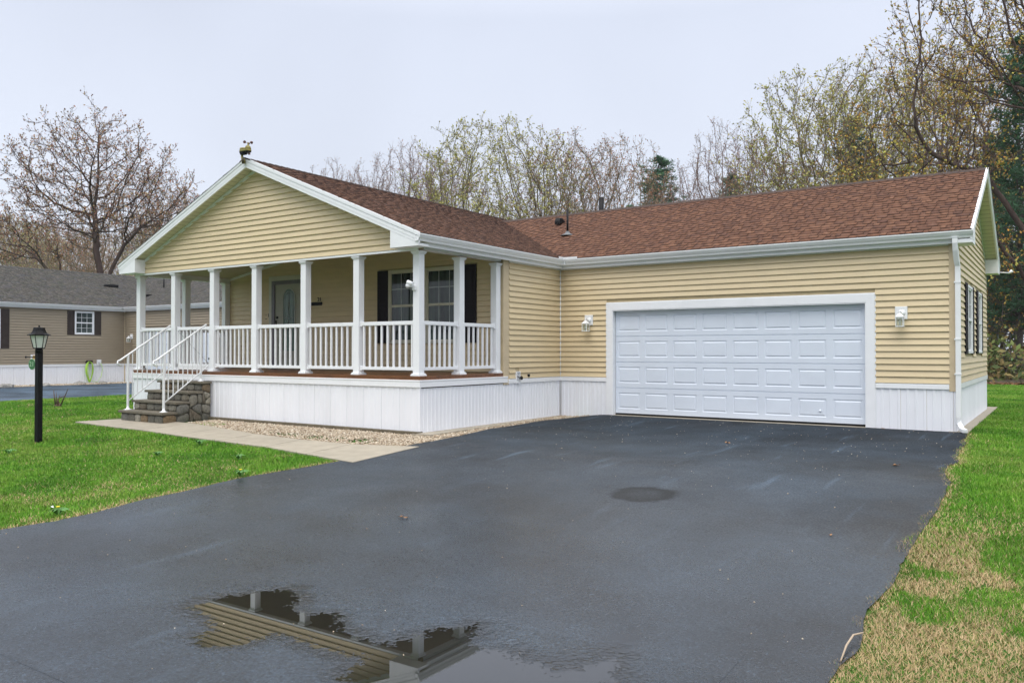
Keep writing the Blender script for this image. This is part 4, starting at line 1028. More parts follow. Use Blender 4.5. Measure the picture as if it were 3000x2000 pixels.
# --- downspout at the right corner
ds = MB(); xd, yd = GW + .045, .0
def rtube(mb, pts, hx=.038, hy=.028):
    """rectangular pipe through points lying in a vertical plane"""
    P_ = [Vector(p) for p in pts]; rings = []
    for k, p in enumerate(P_):
        t = (P_[min(k + 1, len(P_) - 1)] - P_[max(k - 1, 0)]).normalized()
        side = Vector((t.y, -t.x, 0)); side = Vector((1, 0, 0)) if side.length < .3 else side.normalized()
        nn = t.cross(side).normalized(); rings.append([p + side * hx + nn * hy, p - side * hx + nn * hy, p - side * hx - nn * hy, p + side * hx - nn * hy])
    i = len(mb.v); mb.v += [tuple(v) for r in rings for v in r]
    for k in range(len(rings) - 1):
        for q in range(4): j = (q + 1) % 4; mb.f.append((i + 4 * k + q, i + 4 * k + j, i + 4 * k + 4 + j, i + 4 * k + 4 + q)); mb.sm.append(False)
    mb.f.append((i, i + 1, i + 2, i + 3)); n_ = len(rings) * 4; mb.f.append((i + n_ - 4, i + n_ - 3, i + n_ - 2, i + n_ - 1)); mb.sm += [False, False]
ds = MB(); xg2 = GW + .02
rtube(ds, [(xg2, -.20, 3.05), (xg2, -.20, 2.97), (xg2 + .004, -.17, 2.86), (xg2 + .01, -.11, 2.72), (xg2 + .02, -.06, 2.62), (xg2 + .022, -.052, 2.52), (xg2 + .022, -.052, .22), (xg2 + .03, -.07, .12), (xg2 + .07, -.15, .055), (xg2 + .13, -.27, .035)])
dsp = ds.build('downspout', M['white_metal'], house, bevel=.006)
for z in (2.35, 1.45, .9): MB().box(xg2 - .03, xg2 + .064, -.086, -.02, z, z + .025).build('strap', M['white_metal'], dsp)

# footing strips
MB().box(WX0 - .02, WX1 + .02, YF - .12, YF + .05, SK0 - .05, -.04).build('footing', M['curb'], house)
ft = MB(); ft.extrude([(WX1 - .05, YF - .13, -.06), (.34, YF - .13, -.06), (.22, -2.2, -.06), (.10, -.1, -.06), (WX1 - .05, -.1, -.06)], (0, 0, 0), (0, 0, -.1)); ft.build('footing', M['concrete'], house)
MB().extrude([(GW - .1, -.06, .002), (GW + .17, -.02, .002), (GW + .17, GD + .8, .002), (GW - .1, GD + .8, .002)], (0, 0, 0), (0, 0, -.12)).build('footing', M['concrete'], house)

# ------------------------------------------------------------------ neighbouring house
NO = Vector((-24.8, 4.96, 0))
nb = empty('house', NO, label='taupe sided house with grey shingle roof behind the lawn', cat='house')
nY = -15.0
MB().box(WX0, 0, nY, YB, SK0, SOF).extrude([(WX0, YB, SOF), (RXm, YB, RZ - .15), (0, YB, SOF)], (0, YB, 0), (0, YB - .1, 0)).extrude([(WX0, nY, SOF), (RXm, nY, RZ - .15), (0, nY, SOF)], (0, nY, 0), (0, nY + .1, 0)).build('wing_wall', M['tan_core'], nb)
MB().box(.001, GW, .0, GD, SK0, SOF).extrude([(GW - .1, 0, SOF), (GW - .1, GRY, GRZ - .15), (GW - .1, GD, SOF)], (GW - .1, 0, 0), (GW, 0, 0)).build('garage_wall', M['tan_core'], nb)
siding(nb, M['tan'], 'y', 0.0, 1, ZT + .003, SOF - .002, spans_rect(nY + .1, -.03, [(-5.75, -4.66, 1.37, 2.9), (-2.47, -1.06, 1.95, 2.93)]), stuff=True, lip=.034)
siding(nb, M['tan'], 'x', 0.0, -1, ZT + .003, SOF - .002, spans_rect(.03, GW - .03, [(1.095, 6.11, -1, 2.235)]), stuff=True, lip=.034)
siding(nb, M['tan'], 'y', GW, 1, ZT + .003, SOF - .002, spans_rect(.03, GD, []), stuff=True)
def nskirt(axis, plane, sgn, a, b):
    skirting(nb, axis, plane, sgn, a, b, SK0, TRM, M['white_skirt'], .405, .1)
nskirt('y', 0.0, 1, nY, -.03); nskirt('x', 0.0, -1, .03, 1.1); nskirt('x', 0.0, -1, 6.11, GW)
MB().box(0, .028, nY, -.02, TRM, ZT).build('trim_board', M['white'], nb); MB().box(.03, 1.1, -.028, 0, TRM, ZT).build('trim_board', M['white'], nb)
MB().box(6.11, GW + .02, -.028, 0, TRM, ZT).build('trim_board', M['white'], nb)
MB().box(0, .04, -.04, 0, SK0, SOF).build('corner_post', M['corner'], nb)
window(nb, 'y', 0.0, 1, -2.17, -1.37, 1.965, 2.92, M['white'], M['glass_n'], 3, 2, lower_rows=2)
shutter(nb, 'y', 0.0, 1, -2.47, -2.18, 1.96, 2.92, M['shutter_n']); shutter(nb, 'y', 0.0, 1, -1.36, -1.07, 1.96, 2.92, M['shutter_n'])
shutter(nb, 'y', 0.0, 1, -4.97, -4.66, 1.38, 2.89, M['shutter_n'])
window(nb, 'y', 0.0, 1, -5.75, -4.98, 1.38, 2.89, M['white'], M['glass_n'], 3, 2)
fr = MB(); fr.box(1.101, 1.228, -.035, 0, .0, 2.23).box(5.972, 6.106, -.035, 0, .0, 2.23).box(1.228, 5.972, -.035, 0, 2.092, 2.23)
ngd = empty('garage_door', parent=nb); fr.build('door_frame', M['white'], ngd)
for k in range(4): MB().box(1.229, 5.971, -.012, -.001, .03 + k * .515, .03 + k * .515 + .509).build('door_section', M['door_white'], ngd)
for k in range(4):
    for q in range(8):
        share(rp, (DXa + (DXb - DXa) * (q + .5) / npn, -.013, .03 + k * .515 + .255), ngd)
gutter(nb, (OV - .065, nY, EZ - .01), (OV - .065, -OV - .05, EZ - .01), (1, 0, 0), M['white_metal'])
gutter(nb, (OV + .053, -OV + .065, EZ - .01), (GW + RK, -OV + .065, EZ - .01), (0, -1, 0), M['white_metal'])
MB().box(0, OV - .07, nY, 0, SOF, SOF + .03).box(OV - .07, GW + RK, -OV + .07, 0, SOF, SOF + .029).build('soffit', M['soffit'], nb)
MB().box(OV - .09, OV - .066, nY, -.1, SOF - .03, EZ - .03).box(OV - .09, GW + RK, -OV + .066, -OV + .09, SOF - .03, EZ - .03).build('fascia', M['white'], nb)
nroof = roof_slopes(nb, nY, YB, M['shingle_grey'], M['ridge_grey'], seed=41)
rake_trim(nb, GW + RK, 'y', GRY, GRZ, GRY + OV, SL2, 0.15, -1, M['white'], M['soffit'], RK)

# things on the neighbour's roof; located on the slope through pixel rays
def pix_ray(u, v):
    y = R(YAW); a = R(PITCH); fw = Vector((-math.sin(y) * math.cos(a), math.cos(y) * math.cos(a), math.sin(a))); rt = Vector((math.cos(y), math.sin(y), 0)); up = rt.cross(fw)
    return fw + rt * ((u - 1500) / FPX) - up * ((v - 1000) / FPX)
def on_slope_x(u, v):   # neighbour wing, slope facing +X
    d = pix_ray(u, v); # z = RZ - SL1*(x - (NO.x+RXm))
    k = RZ + SL1 * (NO.x + RXm); t = (k - SL1 * CAM.x - CAM.z) / (d.z + SL1 * d.x); return CAM + d * t
def on_slope_y(u, v):
    d = pix_ray(u, v); k = GRZ - SL2 * (NO.y + GRY); t = (k + SL2 * CAM.y - CAM.z) / (d.z - SL2 * d.y); return CAM + d * t
p = on_slope_x(322, 840) - NO
MB().lathe([(.0, 0), (.11, 0), (.11, .06), (.06, .12), (0, .13)], (p.x, p.y - .18, p.z), 10).box(p.x - .05, p.x + .12, p.y - .12, p.y + .34, p.z - .02, p.z + .1).build('roof_vent', M['black'], nroof, bevel=.01)
p = on_slope_y(480, 843) - NO
pp = MB().tube([(p.x, p.y, p.z - .05), (p.x, p.y, p.z + .42)], .03, 8).build('vent_pipe', M['black'], nroof)
p = on_slope_y(434, 867) - NO
MB().box(p.x - .12, p.x + .14, p.y - .12, p.y + .12, p.z - .04, p.z + .07).build('roof_vent', M['black'], nroof, bevel=.01)

# ------------------------------------------------------------------ stone steps
steps = empty('stone_steps', (-6.19, -5.05, -.07), label='fieldstone steps with four dark slab treads leading up to the porch', cat='steps')
SO = Vector((-6.19, -5.05, -.07))
def clip_poly(poly, a, b, c):   # keep a*x+b*y<=c
    out = []
    for k in range(len(poly)):
        p, q = poly[k], poly[(k + 1) % len(poly)]; dp = a * p[0] + b * p[1] - c; dq = a * q[0] + b * q[1] - c
        if dp <= 0: out.append(p)
        if (dp < 0) != (dq < 0) and dp != dq: t = dp / (dp - dq); out.append((p[0] + t * (q[0] - p[0]), p[1] + t * (q[1] - p[1])))
    return out
def stones(rects, P3, seeds, inset=.008, depth=.03):
    """voronoi stones: rects list of (u0,u1,v0,v1); seeds list; P3(u,v,d)->point"""
    for (u0, u1, v0, v1) in rects:
        sub = [s for s in seeds if u0 <= s[0] <= u1 and v0 <= s[1] <= v1]
        if not sub: sub = [((u0 + u1) / 2, (v0 + v1) / 2)]
        for s in sub:
            poly = [(u0, v0), (u1, v0), (u1, v1), (u0, v1)]
            for t in sub:
                if t is s: continue
                a, b = t[0] - s[0], t[1] - s[1]; c = (t[0] ** 2 + t[1] ** 2 - s[0] ** 2 - s[1] ** 2) / 2
                poly = clip_poly(poly, a, b, c)
                if len(poly) < 3: break
            if len(poly) < 3: continue
            cu = sum(p[0] for p in poly) / len(poly); cv = sum(p[1] for p in poly) / len(poly)
            rad = sum(math.hypot(p[0] - cu, p[1] - cv) for p in poly) / len(poly)
            if rad < .015: continue
            # cut corners to round the stone
            rp_ = []
            for k in range(len(poly)):
                p, q = poly[k], poly[(k + 1) % len(poly)]
                rp_ += [(p[0] * .78 + q[0] * .22, p[1] * .78 + q[1] * .22), (p[0] * .22 + q[0] * .78, p[1] * .22 + q[1] * .78)]
            mb = MB(); f1 = 1 - inset / rad; dd = depth * random.uniform(.7, 1.2)
            rings = [[(cu + (p[0] - cu) * f, cv + (p[1] - cv) * f, d) for p in rp_] for f, d in ((f1, 0), (f1 * .97, dd * .6), (f1 * .82, dd), (f1 * .45, dd * 1.15))]
            n = len(rp_); i = 0; mb.v = [tuple(P3(*q)) for r in rings for q in r]
            for k in range(3):
                for q in range(n): j = (q + 1) % n; mb.f.append((k * n + q, k * n + j, (k + 1) * n + j, (k + 1) * n + q)); mb.sm.append(True)
            mb.f.append(tuple(3 * n + q for q in range(n))); mb.sm.append(True)
            o = mb.build('stone', M['stone'], steps)
            a_ = o.data.attributes.new('rnd', 'FLOAT', 'POINT'); rv = random.random(); a_.data.foreach_set('value', [rv] * len(o.data.vertices))
sX0, sX1 = -6.93, -5.44
tread_z = [.10, .29, .48, .67]; tread_y = [-5.60, -5.32, -5.04, -4.76]
cm = MB()
for k in range(4):
    z1 = tread_z[k] - .045
    cm.box(sX0 + .04 - SO.x, sX1 - .04 - SO.x, tread_y[k] + .05 - SO.y, (YF - .04 if k == 3 else tread_y[k + 1] + .05) - SO.y, -.2 - SO.z, z1 - SO.z)
cm.build('step_core', M['mortar'], steps)
for k in range(4):
    y1_ = YF - .035 if k == 3 else tread_y[k + 1] + .06
    MB().box(sX0 - .0 - SO.x, sX1 + .0 - SO.x, tread_y[k] - SO.y, y1_ - SO.y, tread_z[k] - .045 - SO.z, tread_z[k] - SO.z).build('tread', M['stepstone'], steps, bevel=.006)
    zb = (-.14 if k == 0 else tread_z[k - 1]); zt_ = tread_z[k] - .047
    n = 6; sd_ = [(sX0 + .04 + (sX1 - sX0 - .08) * (q + .5 + random.uniform(-.22, .22)) / n, (zb + zt_) / 2 + random.uniform(-.02, .02)) for q in range(n)]
    stones([(sX0 + .04, sX1 - .04, zb, zt_)], lambda u, v, d, yy=tread_y[k] + .05: (u - SO.x, yy - d * .7 - SO.y, v - SO.z), sd_)
# side faces
for k in range(4):
    ya = tread_y[k] + .05; yb_ = (YF - .04 if k == 3 else tread_y[k + 1] + .05); zt_ = tread_z[k] - .047
    m_ = k + 1
    sd_ = [(ya + (yb_ - ya) * random.uniform(.2, .8), -.14 + (zt_ + .14) * (q + .5 + random.uniform(-.15, .15)) / m_) for q in range(m_)]
    if k >= 2: sd_ += [(ya + .04, random.uniform(-.05, zt_ - .1)), (yb_ - .05, random.uniform(-.05, zt_ - .1))]
    stones([(ya, yb_, -.14, zt_)], lambda u, v, d: (sX1 - .04 + d * .9 - SO.x, u - SO.y, v - SO.z), sd_, depth=.04)
    stones([(ya, yb_, -.14, zt_)], lambda u, v, d: (sX0 + .04 - d * .9 - SO.x, u - SO.y, v - SO.z), sd_, depth=.04)

def handrail(x, label):
    t = empty('handrail', (x, -5.43, tread_z[0]), label=label, cat='handrail', group='white metal handrails on the steps')
    W_ = M['white_metal']; z0 = tread_z[0]
    sl_ = (1.805 - 1.07) / (1.12)
    rz_ = lambda y: 1.09 + sl_ * (y + 5.6)
    P = lambda y, z: (0, y + 5.43, z - z0)
    MB().tube([P(-5.56, .985), P(-5.62, 1.0), P(-5.655, 1.035), P(-5.64, 1.075), P(-5.58, rz_(-5.58)), P(-4.50, rz_(-4.5)), ], .019, 8).build('top_rail', W_, t)
    MB().tube([P(-5.43, .27), P(-4.47, .96)], .013, 6).build('bottom_rail', W_, t)
    MB().box(-.017, .017, -.017, .017, 0.02, rz_(-5.43) - z0).build('post', W_, t)
    MB().lathe([(.075, 0), (.075, .008), (.035, .02), (.024, .05), (.02, .07)], (0, 0, 0), 12).build('post_base', W_, t)
    MB().box(-.015, .015, P(-4.62, 0)[1] - .015, P(-4.62, 0)[1] + .015, tread_z[3] - z0, rz_(-4.62) - z0).build('post', W_, t)
    MB().lathe([(.06, 0), (.06, .008), (.03, .02), (.02, .05)], (0, P(-4.62, 0)[1], tread_z[3] - z0), 12).build('post_base', W_, t)
    for k in range(8):
        y = -5.43 + .105 * (k + 1) - .01
        if y > -4.66: continue
        zb = .27 + .69 / .96 * (y + 5.43)
        MB().box(-.0075, .0075, P(y, 0)[1] - .0075, P(y, 0)[1] + .0075, zb - z0, rz_(y) - z0).build('baluster', W_, t)
    return t
handrail(-6.87, 'white metal handrail on the left side of the stone steps, beside the far column')
handrail(-5.64, 'white metal handrail on the stone steps nearer the driveway')

# ------------------------------------------------------------------ lamp post
lx, ly = -5.42, -7.84; lz = float(gh(lx, ly))
lp = empty('lamp_post', (lx, ly, lz - .02), R(8), label='black square lamp post with hexagonal lantern standing in the lawn', cat='lamp post')
B_ = M['lamp_black']; zz = 1.29 - lz + .245
MB().box(-.043, .043, -.043, .043, 0, 1.55 - .0).build('post', B_, lp, bevel=.004)
MB().lathe([(.06, 1.50), (.056, 1.56), (.05, 1.575)], (0, 0, 0), 12).build('collar', B_, lp)
z0 = 1.575; z1 = 1.80
fr = MB(); fr.lathe([(.085, z0), (.085, z0 + .012)], (0, 0, 0), 6, False)
fr.lathe([(.135, z1 - .012), (.135, z1)], (0, 0, 0), 6, False)
for q in range(6):
    a = 2 * math.pi * q / 6; fr.tube([(.082 * math.cos(a), .082 * math.sin(a), z0), (.132 * math.cos(a), .132 * math.sin(a), z1)], .007, 4, smooth=False)
fr.build('lantern_frame', B_, lp)
for q in range(6):
    a, b2 = 2 * math.pi * q / 6, 2 * math.pi * (q + 1) / 6; f_ = MB()
    f_.face([(.077 * math.cos(a), .077 * math.sin(a), z0 + .012), (.077 * math.cos(b2), .077 * math.sin(b2), z0 + .012), (.126 * math.cos(b2), .126 * math.sin(b2), z1 - .012), (.126 * math.cos(a), .126 * math.sin(a), z1 - .012)])
    f_.build('glass_pane', M['frost'], lp)
MB().lathe([(.02, z1 + .002), (.175, z1 - .004), (.178, z1 + .004), (.125, z1 + .022), (.10, z1 + .06), (.082, z1 + .118), (.078, z1 + .124), (.02, z1 + .13), (.012, z1 + .134), (.014, z1 + .15), (.004, z1 + .162)], (0, 0, 0), 6, False).build('lantern_roof', B_, lp)
MB().tube([(0, 0, 1.43), (-.33, 0, 1.43)], .009, 8).lathe([(0, -.02), (.016, -.012), (.016, .012), (0, .02)], (-.345, 0, 1.43), 10).build('sign_arm', B_, lp)
MB().tube([(-.045, 0, 1.51), (-.075, 0, 1.51)], .012, 8).build('finial', B_, lp)
sg = empty('house_number_sign', (lx - .11, ly - .055, lz + 1.29), R(14), label='small green oval house number plaque hanging from the lamp post arm', cat='number sign')
Rx = Matrix.Rotation(R(90), 3, 'X')
def oval(mb, rx, rz_, y0, y1, n=24):
    A = [(rx * math.cos(t), y0, rz_ * math.sin(t)) for t in np.linspace(0, 2 * math.pi, n, endpoint=False)]; mb.extrude(A, (0, y0, 0), (0, y1, 0))
mb = MB(); oval(mb, .078, .092, -.006, .006); mb.build('rim', M['sign_rim'], sg)
mb = MB(); oval(mb, .071, .085, -.009, -.0061); mb.build('plate', M['green_sign'], sg)
MB().tube([(0, 0, .09), (0, .01, .125)], .003, 5).build('hook', B_, sg)
def text(name, s, size, loc, rot, m, parent, ext=.004):
    c = bpy.data.curves.new(name, 'FONT'); c.body = s; c.size = size; c.extrude = ext; c.align_x = 'CENTER'; c.align_y = 'CENTER'; c.materials.append(m)
    tmp = bpy.data.objects.new(name + '_curve', c); COL.objects.link(tmp); dg = bpy.context.evaluated_depsgraph_get()
    me = bpy.data.meshes.new_from_object(tmp.evaluated_get(dg)); bpy.data.objects.remove(tmp)
    o = bpy.data.objects.new(name, me); COL.objects.link(o); o.location = loc; o.rotation_euler = rot; o.parent = parent; return o
text('number', '21', .11, (0, -.011, 0), (R(90), 0, 0), M['sign_rim'], sg, .002)
tg = empty('utility_tag', (NO.x + .0155, NO.y - 3.76, 1.02), label='small white box with a yellow sticker on the taupe wall beside the lamp post', cat='utility box')
MB().box(.001, .06, -.12, .12, -.12, .12).build('box', M['white'], tg, bevel=.005); MB().box(.0605, .064, -.06, .1, -.06, .09).build('sticker', mat('amber_sticker', (.55, .35, .08), .6), tg)

# number bracket on the porch wall
nbk = empty('number_plaque', (-5.06, YP - .03, 2.34), label='black wall bracket with house number 21 beside the front door', cat='number sign')
MB().box(-.24, .21, -.012, .014, -.03, .022).build('bar', M['black'], nbk, bevel=.003)
q = MB(); [q.box(-.22 + .04 * k, -.205 + .04 * k, -.008, .01, -.055, -.03) for k in range(11)]; q.build('ornament', M['black'], nbk)
text('number', '21', .125, (.135, -.008, .075), (R(90), 0, 0), M['black'], nbk, .006)

# ------------------------------------------------------------------ lanterns
wall_lantern('wall_lantern', (.70, -.016, 1.905), 'front', 'white carriage lantern left of the garage door', 'white wall lanterns')
wall_lantern('wall_lantern', (6.51, -.016, 1.90), 'front', 'white carriage lantern right of the garage door', 'white wall lanterns')
wall_lantern('wall_lantern', (NO.x + .55, NO.y - .016, 1.9), 'front', 'white lantern on the taupe house, behind the left porch corner', 'white wall lanterns')
wall_lantern('wall_lantern', (NO.x + 6.6, NO.y - .016, 1.9), 'front', 'white lantern right of the garage door of the taupe house', 'white wall lanterns')

# security camera on the corner column
sc_ = empty('security_camera', (-.165, CYf - CW - .001, 2.335), label='white twin security light on the front corner column', cat='security light')
MB().box(-.0, .075, -.03, 0, -.06, .02).build('mount', M['white'], sc_, bevel=.008)
MB().tube([(.03, -.03, -.02), (.02, -.06, .02)], .012, 8).build('bracket', M['white'], sc_)
MB().tube([(.07, -.08, .035), (-.03, -.10, .075)], [.032, .036], 14).build('lamp_head', M['white'], sc_)
MB().tube([(.03, -.07, .015), (-.055, -.10, .01)], [.03, .034], 14).build('lamp_head', M['white'], sc_)
MB().tube([(-.0555, -.1002, .01), (-.0557, -.1003, .01)], .018, 12).build('lens', M['black'], sc_)

# outlet box and pipe end on the wing wall, white lamp at the rear eave
ob = empty('outlet_box', (0.0, -1.635, .79), label='white outlet box with black spigot set into the wing wall trim', cat='outlet box')
q = MB(); q.box(.001, .05, -.066, .066, .078, .095).box(.001, .05, -.066, .066, -.13, -.115).box(.001, .05, -.066, -.05, -.115, .078).box(.001, .05, .05, .066, -.115, .078).box(.001, .02, -.05, .05, -.115, .078)
q.build('box', M['white'], ob, bevel=.002)
MB().tube([(.02, -.02, .0), (.07, -.02, -.01), (.08, .0, -.05)], .016, 8).build('spigot', M['lead'], ob)
MB().lathe([(0, 0), (.035, 0), (.038, .02), (0, .022)], (.075, .045, -.03), 12, ax=Matrix.Rotation(R(80), 3, 'Y')).build('cap', M['black'], ob)
MB().lathe([(0, 0), (.027, 0), (.027, .03), (0, .031)], (.016, -1.25, .80), 14, ax=Matrix.Rotation(R(90), 3, 'Y')).build('pipe_outlet', M['black'], None, label='round black pipe outlet low on the cream wing wall', cat='pipe outlet')
fl = empty('floodlight', (GW + RK - .02, GD + .2, 3.02), label='small white floodlight on an arm at the rear eave corner', cat='floodlight')
MB().tube([(0, 0, 0), (.20, .02, -.02)], .010, 8).build('arm', M['white'], fl)
MB().tube([(.18, .02, -.03), (.23, .02, .0), (.26, .02, .03)], [.018, .03, .035], 12).build('head', M['white'], fl)

# ------------------------------------------------------------------ weather station on the ridge end
ws = empty('weather_station', (RXm - .02, YF - RK - .05, RZ - .02), R(-6), label='weathered yellow wind gauge with spinning cups on the roof peak', cat='weather station'); ws.scale = (.84, .84, .84)
Y_ = M['yellow']
MB().tube([(.03, .02, -.10), (.03, 0, -.02), (-.02, 0, .06), (-.02, 0, .13)], [.035, .045, .028, .024], 8).build('bracket', Y_, ws)
MB().tube([(.045, -.01, -.11), (.045, -.02, -.02), (.035, -.01, .03)], [.03, .028, .02], 8).build('clamp', mat('dark_bronze', (.05, .035, .01), .5), ws)
body = MB(); sec = [(-.07, .030, .05), (-.062, .058, .13), (.02, .062, .135), (.09, .055, .10), (.15, .05, .08), (.24, .045, .095), (.262, .03, .075)]
def oblong(mb, x0, x1, r, zb, zt, tp, n=18, tilt=-.06):
    ring = []
    for t in np.linspace(0, 2 * math.pi, n, endpoint=False):
        c_, s_ = math.cos(t), math.sin(t); cxx = x1 - r if c_ > 0 else x0 + r; ring.append((cxx + r * c_, r * s_, (cxx + r * c_)))
    A = [(x, y, zb + tilt * x) for x, y, _ in ring]; cxm = (x0 + x1) / 2
    B = [(cxm + (x - cxm) * tp, y * tp, zt + tilt * x) for x, y, _ in ring]
    i = len(mb.v); mb.v += A + B
    for k in range(n): j = (k + 1) % n; mb.f.append((i + k, i + j, i + n + j, i + n + k)); mb.sm.append(True)
    mb.f.append(tuple(i + k for k in reversed(range(n)))); mb.f.append(tuple(i + n + k for k in range(n))); mb.sm += [False, False]
mb = MB(); oblong(mb, -.075, .30, .07, .16, .20, .97); oblong(mb, -.07, .13, .062, .2, .25, .9); mb.build('body', Y_, ws)
mb = MB(); oblong(mb, -.075, .295, .066, .138, .159, 1.0); oblong(mb, -.06, .14, .05, .10, .139, 1.1); mb.build('underside', M['black'], ws)
MB().lathe([(.07, .18), (.068, .215), (.055, .25), (.03, .275), (.012, .285), (.012, .335), (.0, .34)], (.22, 0, 0), 16).build('rain_dome', Y_, ws)
for a in (20, 140, 260):
    ca, sa = math.cos(R(a)), math.sin(R(a)); d = Vector((ca, sa, 0)); t_ = Vector((-sa, ca, 0)); c0 = Vector((.22, 0, .335)) + d * .085
    MB().tube([(.22, 0, .325), tuple(c0)], .004, 5).build('cup_arm', M['brown_cup'], ws)
    MB().tube([tuple(c0 - t_ * .03), tuple(c0 - t_ * .01), tuple(c0 + t_ * .025)], [.006, .026, .033], 10).build('cup', M['brown_cup'], ws)
vb = MB(); vb.extrude([(.22, -.004, .09), (.235, -.004, .10), (.30, -.004, .10), (.32, -.004, .055), (.25, -.004, .055)], (0, -.004, 0), (0, .004, 0)); vb.tube([(.16, 0, .09), (.24, 0, .093)], .004, 5); vb.tube([(.22, 0, .08), (.22, 0, .14)], .006, 6)
vb.build('wind_vane', M['brown_cup'], ws)

# ------------------------------------------------------------------ hose on neighbour wall
hs = empty('garden_hose', (NO.x + .09, NO.y - 1.59, .82), label='coiled lime green garden hose on a holder on the taupe house', cat='garden hose')
MB().box(-.07, -.0, -.13, .13, -.03, .04).tube([(0, -.13, .05), (.07, -.1, .06), (.07, .1, .06), (0, .13, .05)], .018, 6).build('holder', M['black'], hs, bevel=.01)
for k in range(9):
    w1 = random.uniform(.10, .20); h1 = random.uniform(.68, .88); x_ = .01 + .012 * (k % 5)
    pts_ = [(x_ + .01 * math.sin(3 * t), w1 * math.sin(t) * (1 - .72 * (.5 - .5 * math.cos(t)) ** 2), -h1 * (.5 - .5 * math.cos(t)) + .02) for t in np.linspace(0, 2 * math.pi, 22)]
    MB().tube(pts_, .011, 5).build('coil', M['hose'], hs)
MB().tube([(.02, .1, -.78), (.06, .3, -.84), (.04, .48, -.6), (.02, .56, -.25), (.0, .48, -.05)], .009, 5).build('loose_end', M['hose'], hs)
MB().box(-.072, -.02, .34, .52, -.12, .10).box(-.019, .02, .38, .44, -.03, .03).build('utility_box', M['white'], None, bevel=.005, label='white spigot box beside the coiled hose', cat='outlet box').location = hs.location
for k, (px, py, s) in enumerate(((-23.95, .03 - .2, .28), (-23.95, 1.26, .2), (-24.3, 2.75, .24), (-24.25, 3.7, .2))):
    bm = bmesh.new(); bmesh.ops.create_icosphere(bm, subdivisions=2, radius=s)
    for v in bm.verts: v.co *= random.uniform(.8, 1.15); v.co.z *= .55
    me = bpy.data.meshes.new('rock'); bm.to_mesh(me); bm.free(); me.materials.append(M['rock'])
    o = bpy.data.objects.new('rock', me); COL.objects.link(o); o.location = (px, py, -.06)
    props(o, ['grey rock at the foot of the taupe house, left of the lamp post', 'pale rock at the foot of the taupe house, between lamp post and hose', 'rock under the green hose on the taupe house', 'brownish rock near the inside corner of the taupe house'][k], 'rock', 'rocks along the taupe house')

# ------------------------------------------------------------------ gravel
def scatter_stones(name, pts, size, m, **kw):
    n = len(pts); base = np.array([(1, 0, 0), (-1, 0, 0), (0, 1, 0), (0, -1, 0), (0, 0, 1), (0, 0, -1)], float)
    Ff = np.array([(0, 2, 4), (2, 1, 4), (1, 3, 4), (3, 0, 4), (2, 0, 5), (1, 2, 5), (3, 1, 5), (0, 3, 5)])
    sz = size * rng.uniform(.5, 1.4, (n, 1, 1)) * rng.uniform(.6, 1.2, (n, 1, 3)); V = base[None] * sz
    a = rng.uniform(0, 6.28, n); b2 = rng.uniform(-.6, .6, n); ca, sa = np.cos(a), np.sin(a); cb, sb = np.cos(b2), np.sin(b2)
    x, y, z = V[..., 0].copy(), V[..., 1].copy(), V[..., 2].copy()
    y2 = y * cb[:, None] - z * sb[:, None]; z2 = y * sb[:, None] + z * cb[:, None]
    V[..., 0] = x * ca[:, None] - y2 * sa[:, None]; V[..., 1] = x * sa[:, None] + y2 * ca[:, None]; V[..., 2] = z2
    V += pts[:, None, :]; return np_mesh(name, V.reshape(-1, 3), (Ff[None] + 6 * np.arange(n)[:, None, None]).reshape(-1, 3), m, rnd=np.repeat(rng.random(n), 6), **kw)
wx = np.array([w_[0] for w_ in wk]); wlo = np.array([w_[1] for w_ in wk]); whi = np.array([w_[2] for w_ in wk])
def walk_hi(x): return np.interp(x, wx, whi)
def walk_lo(x): return np.interp(x, wx, wlo)
def drive_l(y): return np.interp(y, yy, Lf)
def drive_r(y): return np.interp(y, yy, Rg)
x = rng.uniform(-5.4, 1.3, 60000); y = rng.uniform(-6.0, .3, 60000)
fl_ = ((x < 0) & (y < YF - .02) & (y > walk_hi(x) + .02 + .05 * (vn(x, y, 3, 2) - .5)) & (x > -5.3 + .3 * vn(x, y, 2, 1))) | ((x >= 0) & (x < drive_l(y) - .02) & (y > walk_hi(x) + .02) & (y < -.02) & (x > .07))
dens = np.clip(vn(x, y, 4, 6) * 1.4 + .2, 0, 1); fl_ &= rng.random(len(x)) < dens * .85
x, y = x[fl_], y[fl_]; gpts = np.stack([x, y, gh(x, y) - .0 + rng.uniform(-.004, .012, len(x))], 1)
scatter_stones('gravel', gpts, .017, M['gravel'], kind='stuff', label='pale pea gravel bed along the porch skirting', cat='gravel')
mb = MB(); bedm = mat('gravel_bed', (.40, .33, .24), .9, .35, 14, bump=.6, bscale=60)
xs_ = np.linspace(-5.3, 0, 20)
for a_, b_ in zip(xs_[:-1], xs_[1:]): mb.face([(a_, walk_hi(a_), float(gh(a_, walk_hi(a_))) - .006), (b_, walk_hi(b_), float(gh(b_, walk_hi(b_))) - .006), (b_, YF, -.083), (a_, YF, -.083)])
ys_ = np.linspace(-5.9, 0, 24)
for a_, b_ in zip(ys_[:-1], ys_[1:]): mb.face([(0, a_, float(gh(0, a_)) - .006), (float(drive_l(a_)) + .05, a_, float(gh(.0, a_)) - .006), (float(drive_l(b_)) + .05, b_, float(gh(.0, b_)) - .006), (0, b_, float(gh(0, b_)) - .006)])
mb.build('gravel_bed', bedm, None, kind='structure')
mb = MB(); mb.box(-24.75, -23.9, -14, 4.9, -.2, -.068); mb.build('gravel_bed', bedm, None, kind='structure')
x = rng.uniform(-24.7, -23.9, 2500); y = rng.uniform(-4, 4.9, 2500)
scatter_stones('gravel', np.stack([x, y, np.full(2500, -.06)], 1), .03, M['gravel'], kind='stuff', label='gravel strip along the taupe house', cat='gravel')
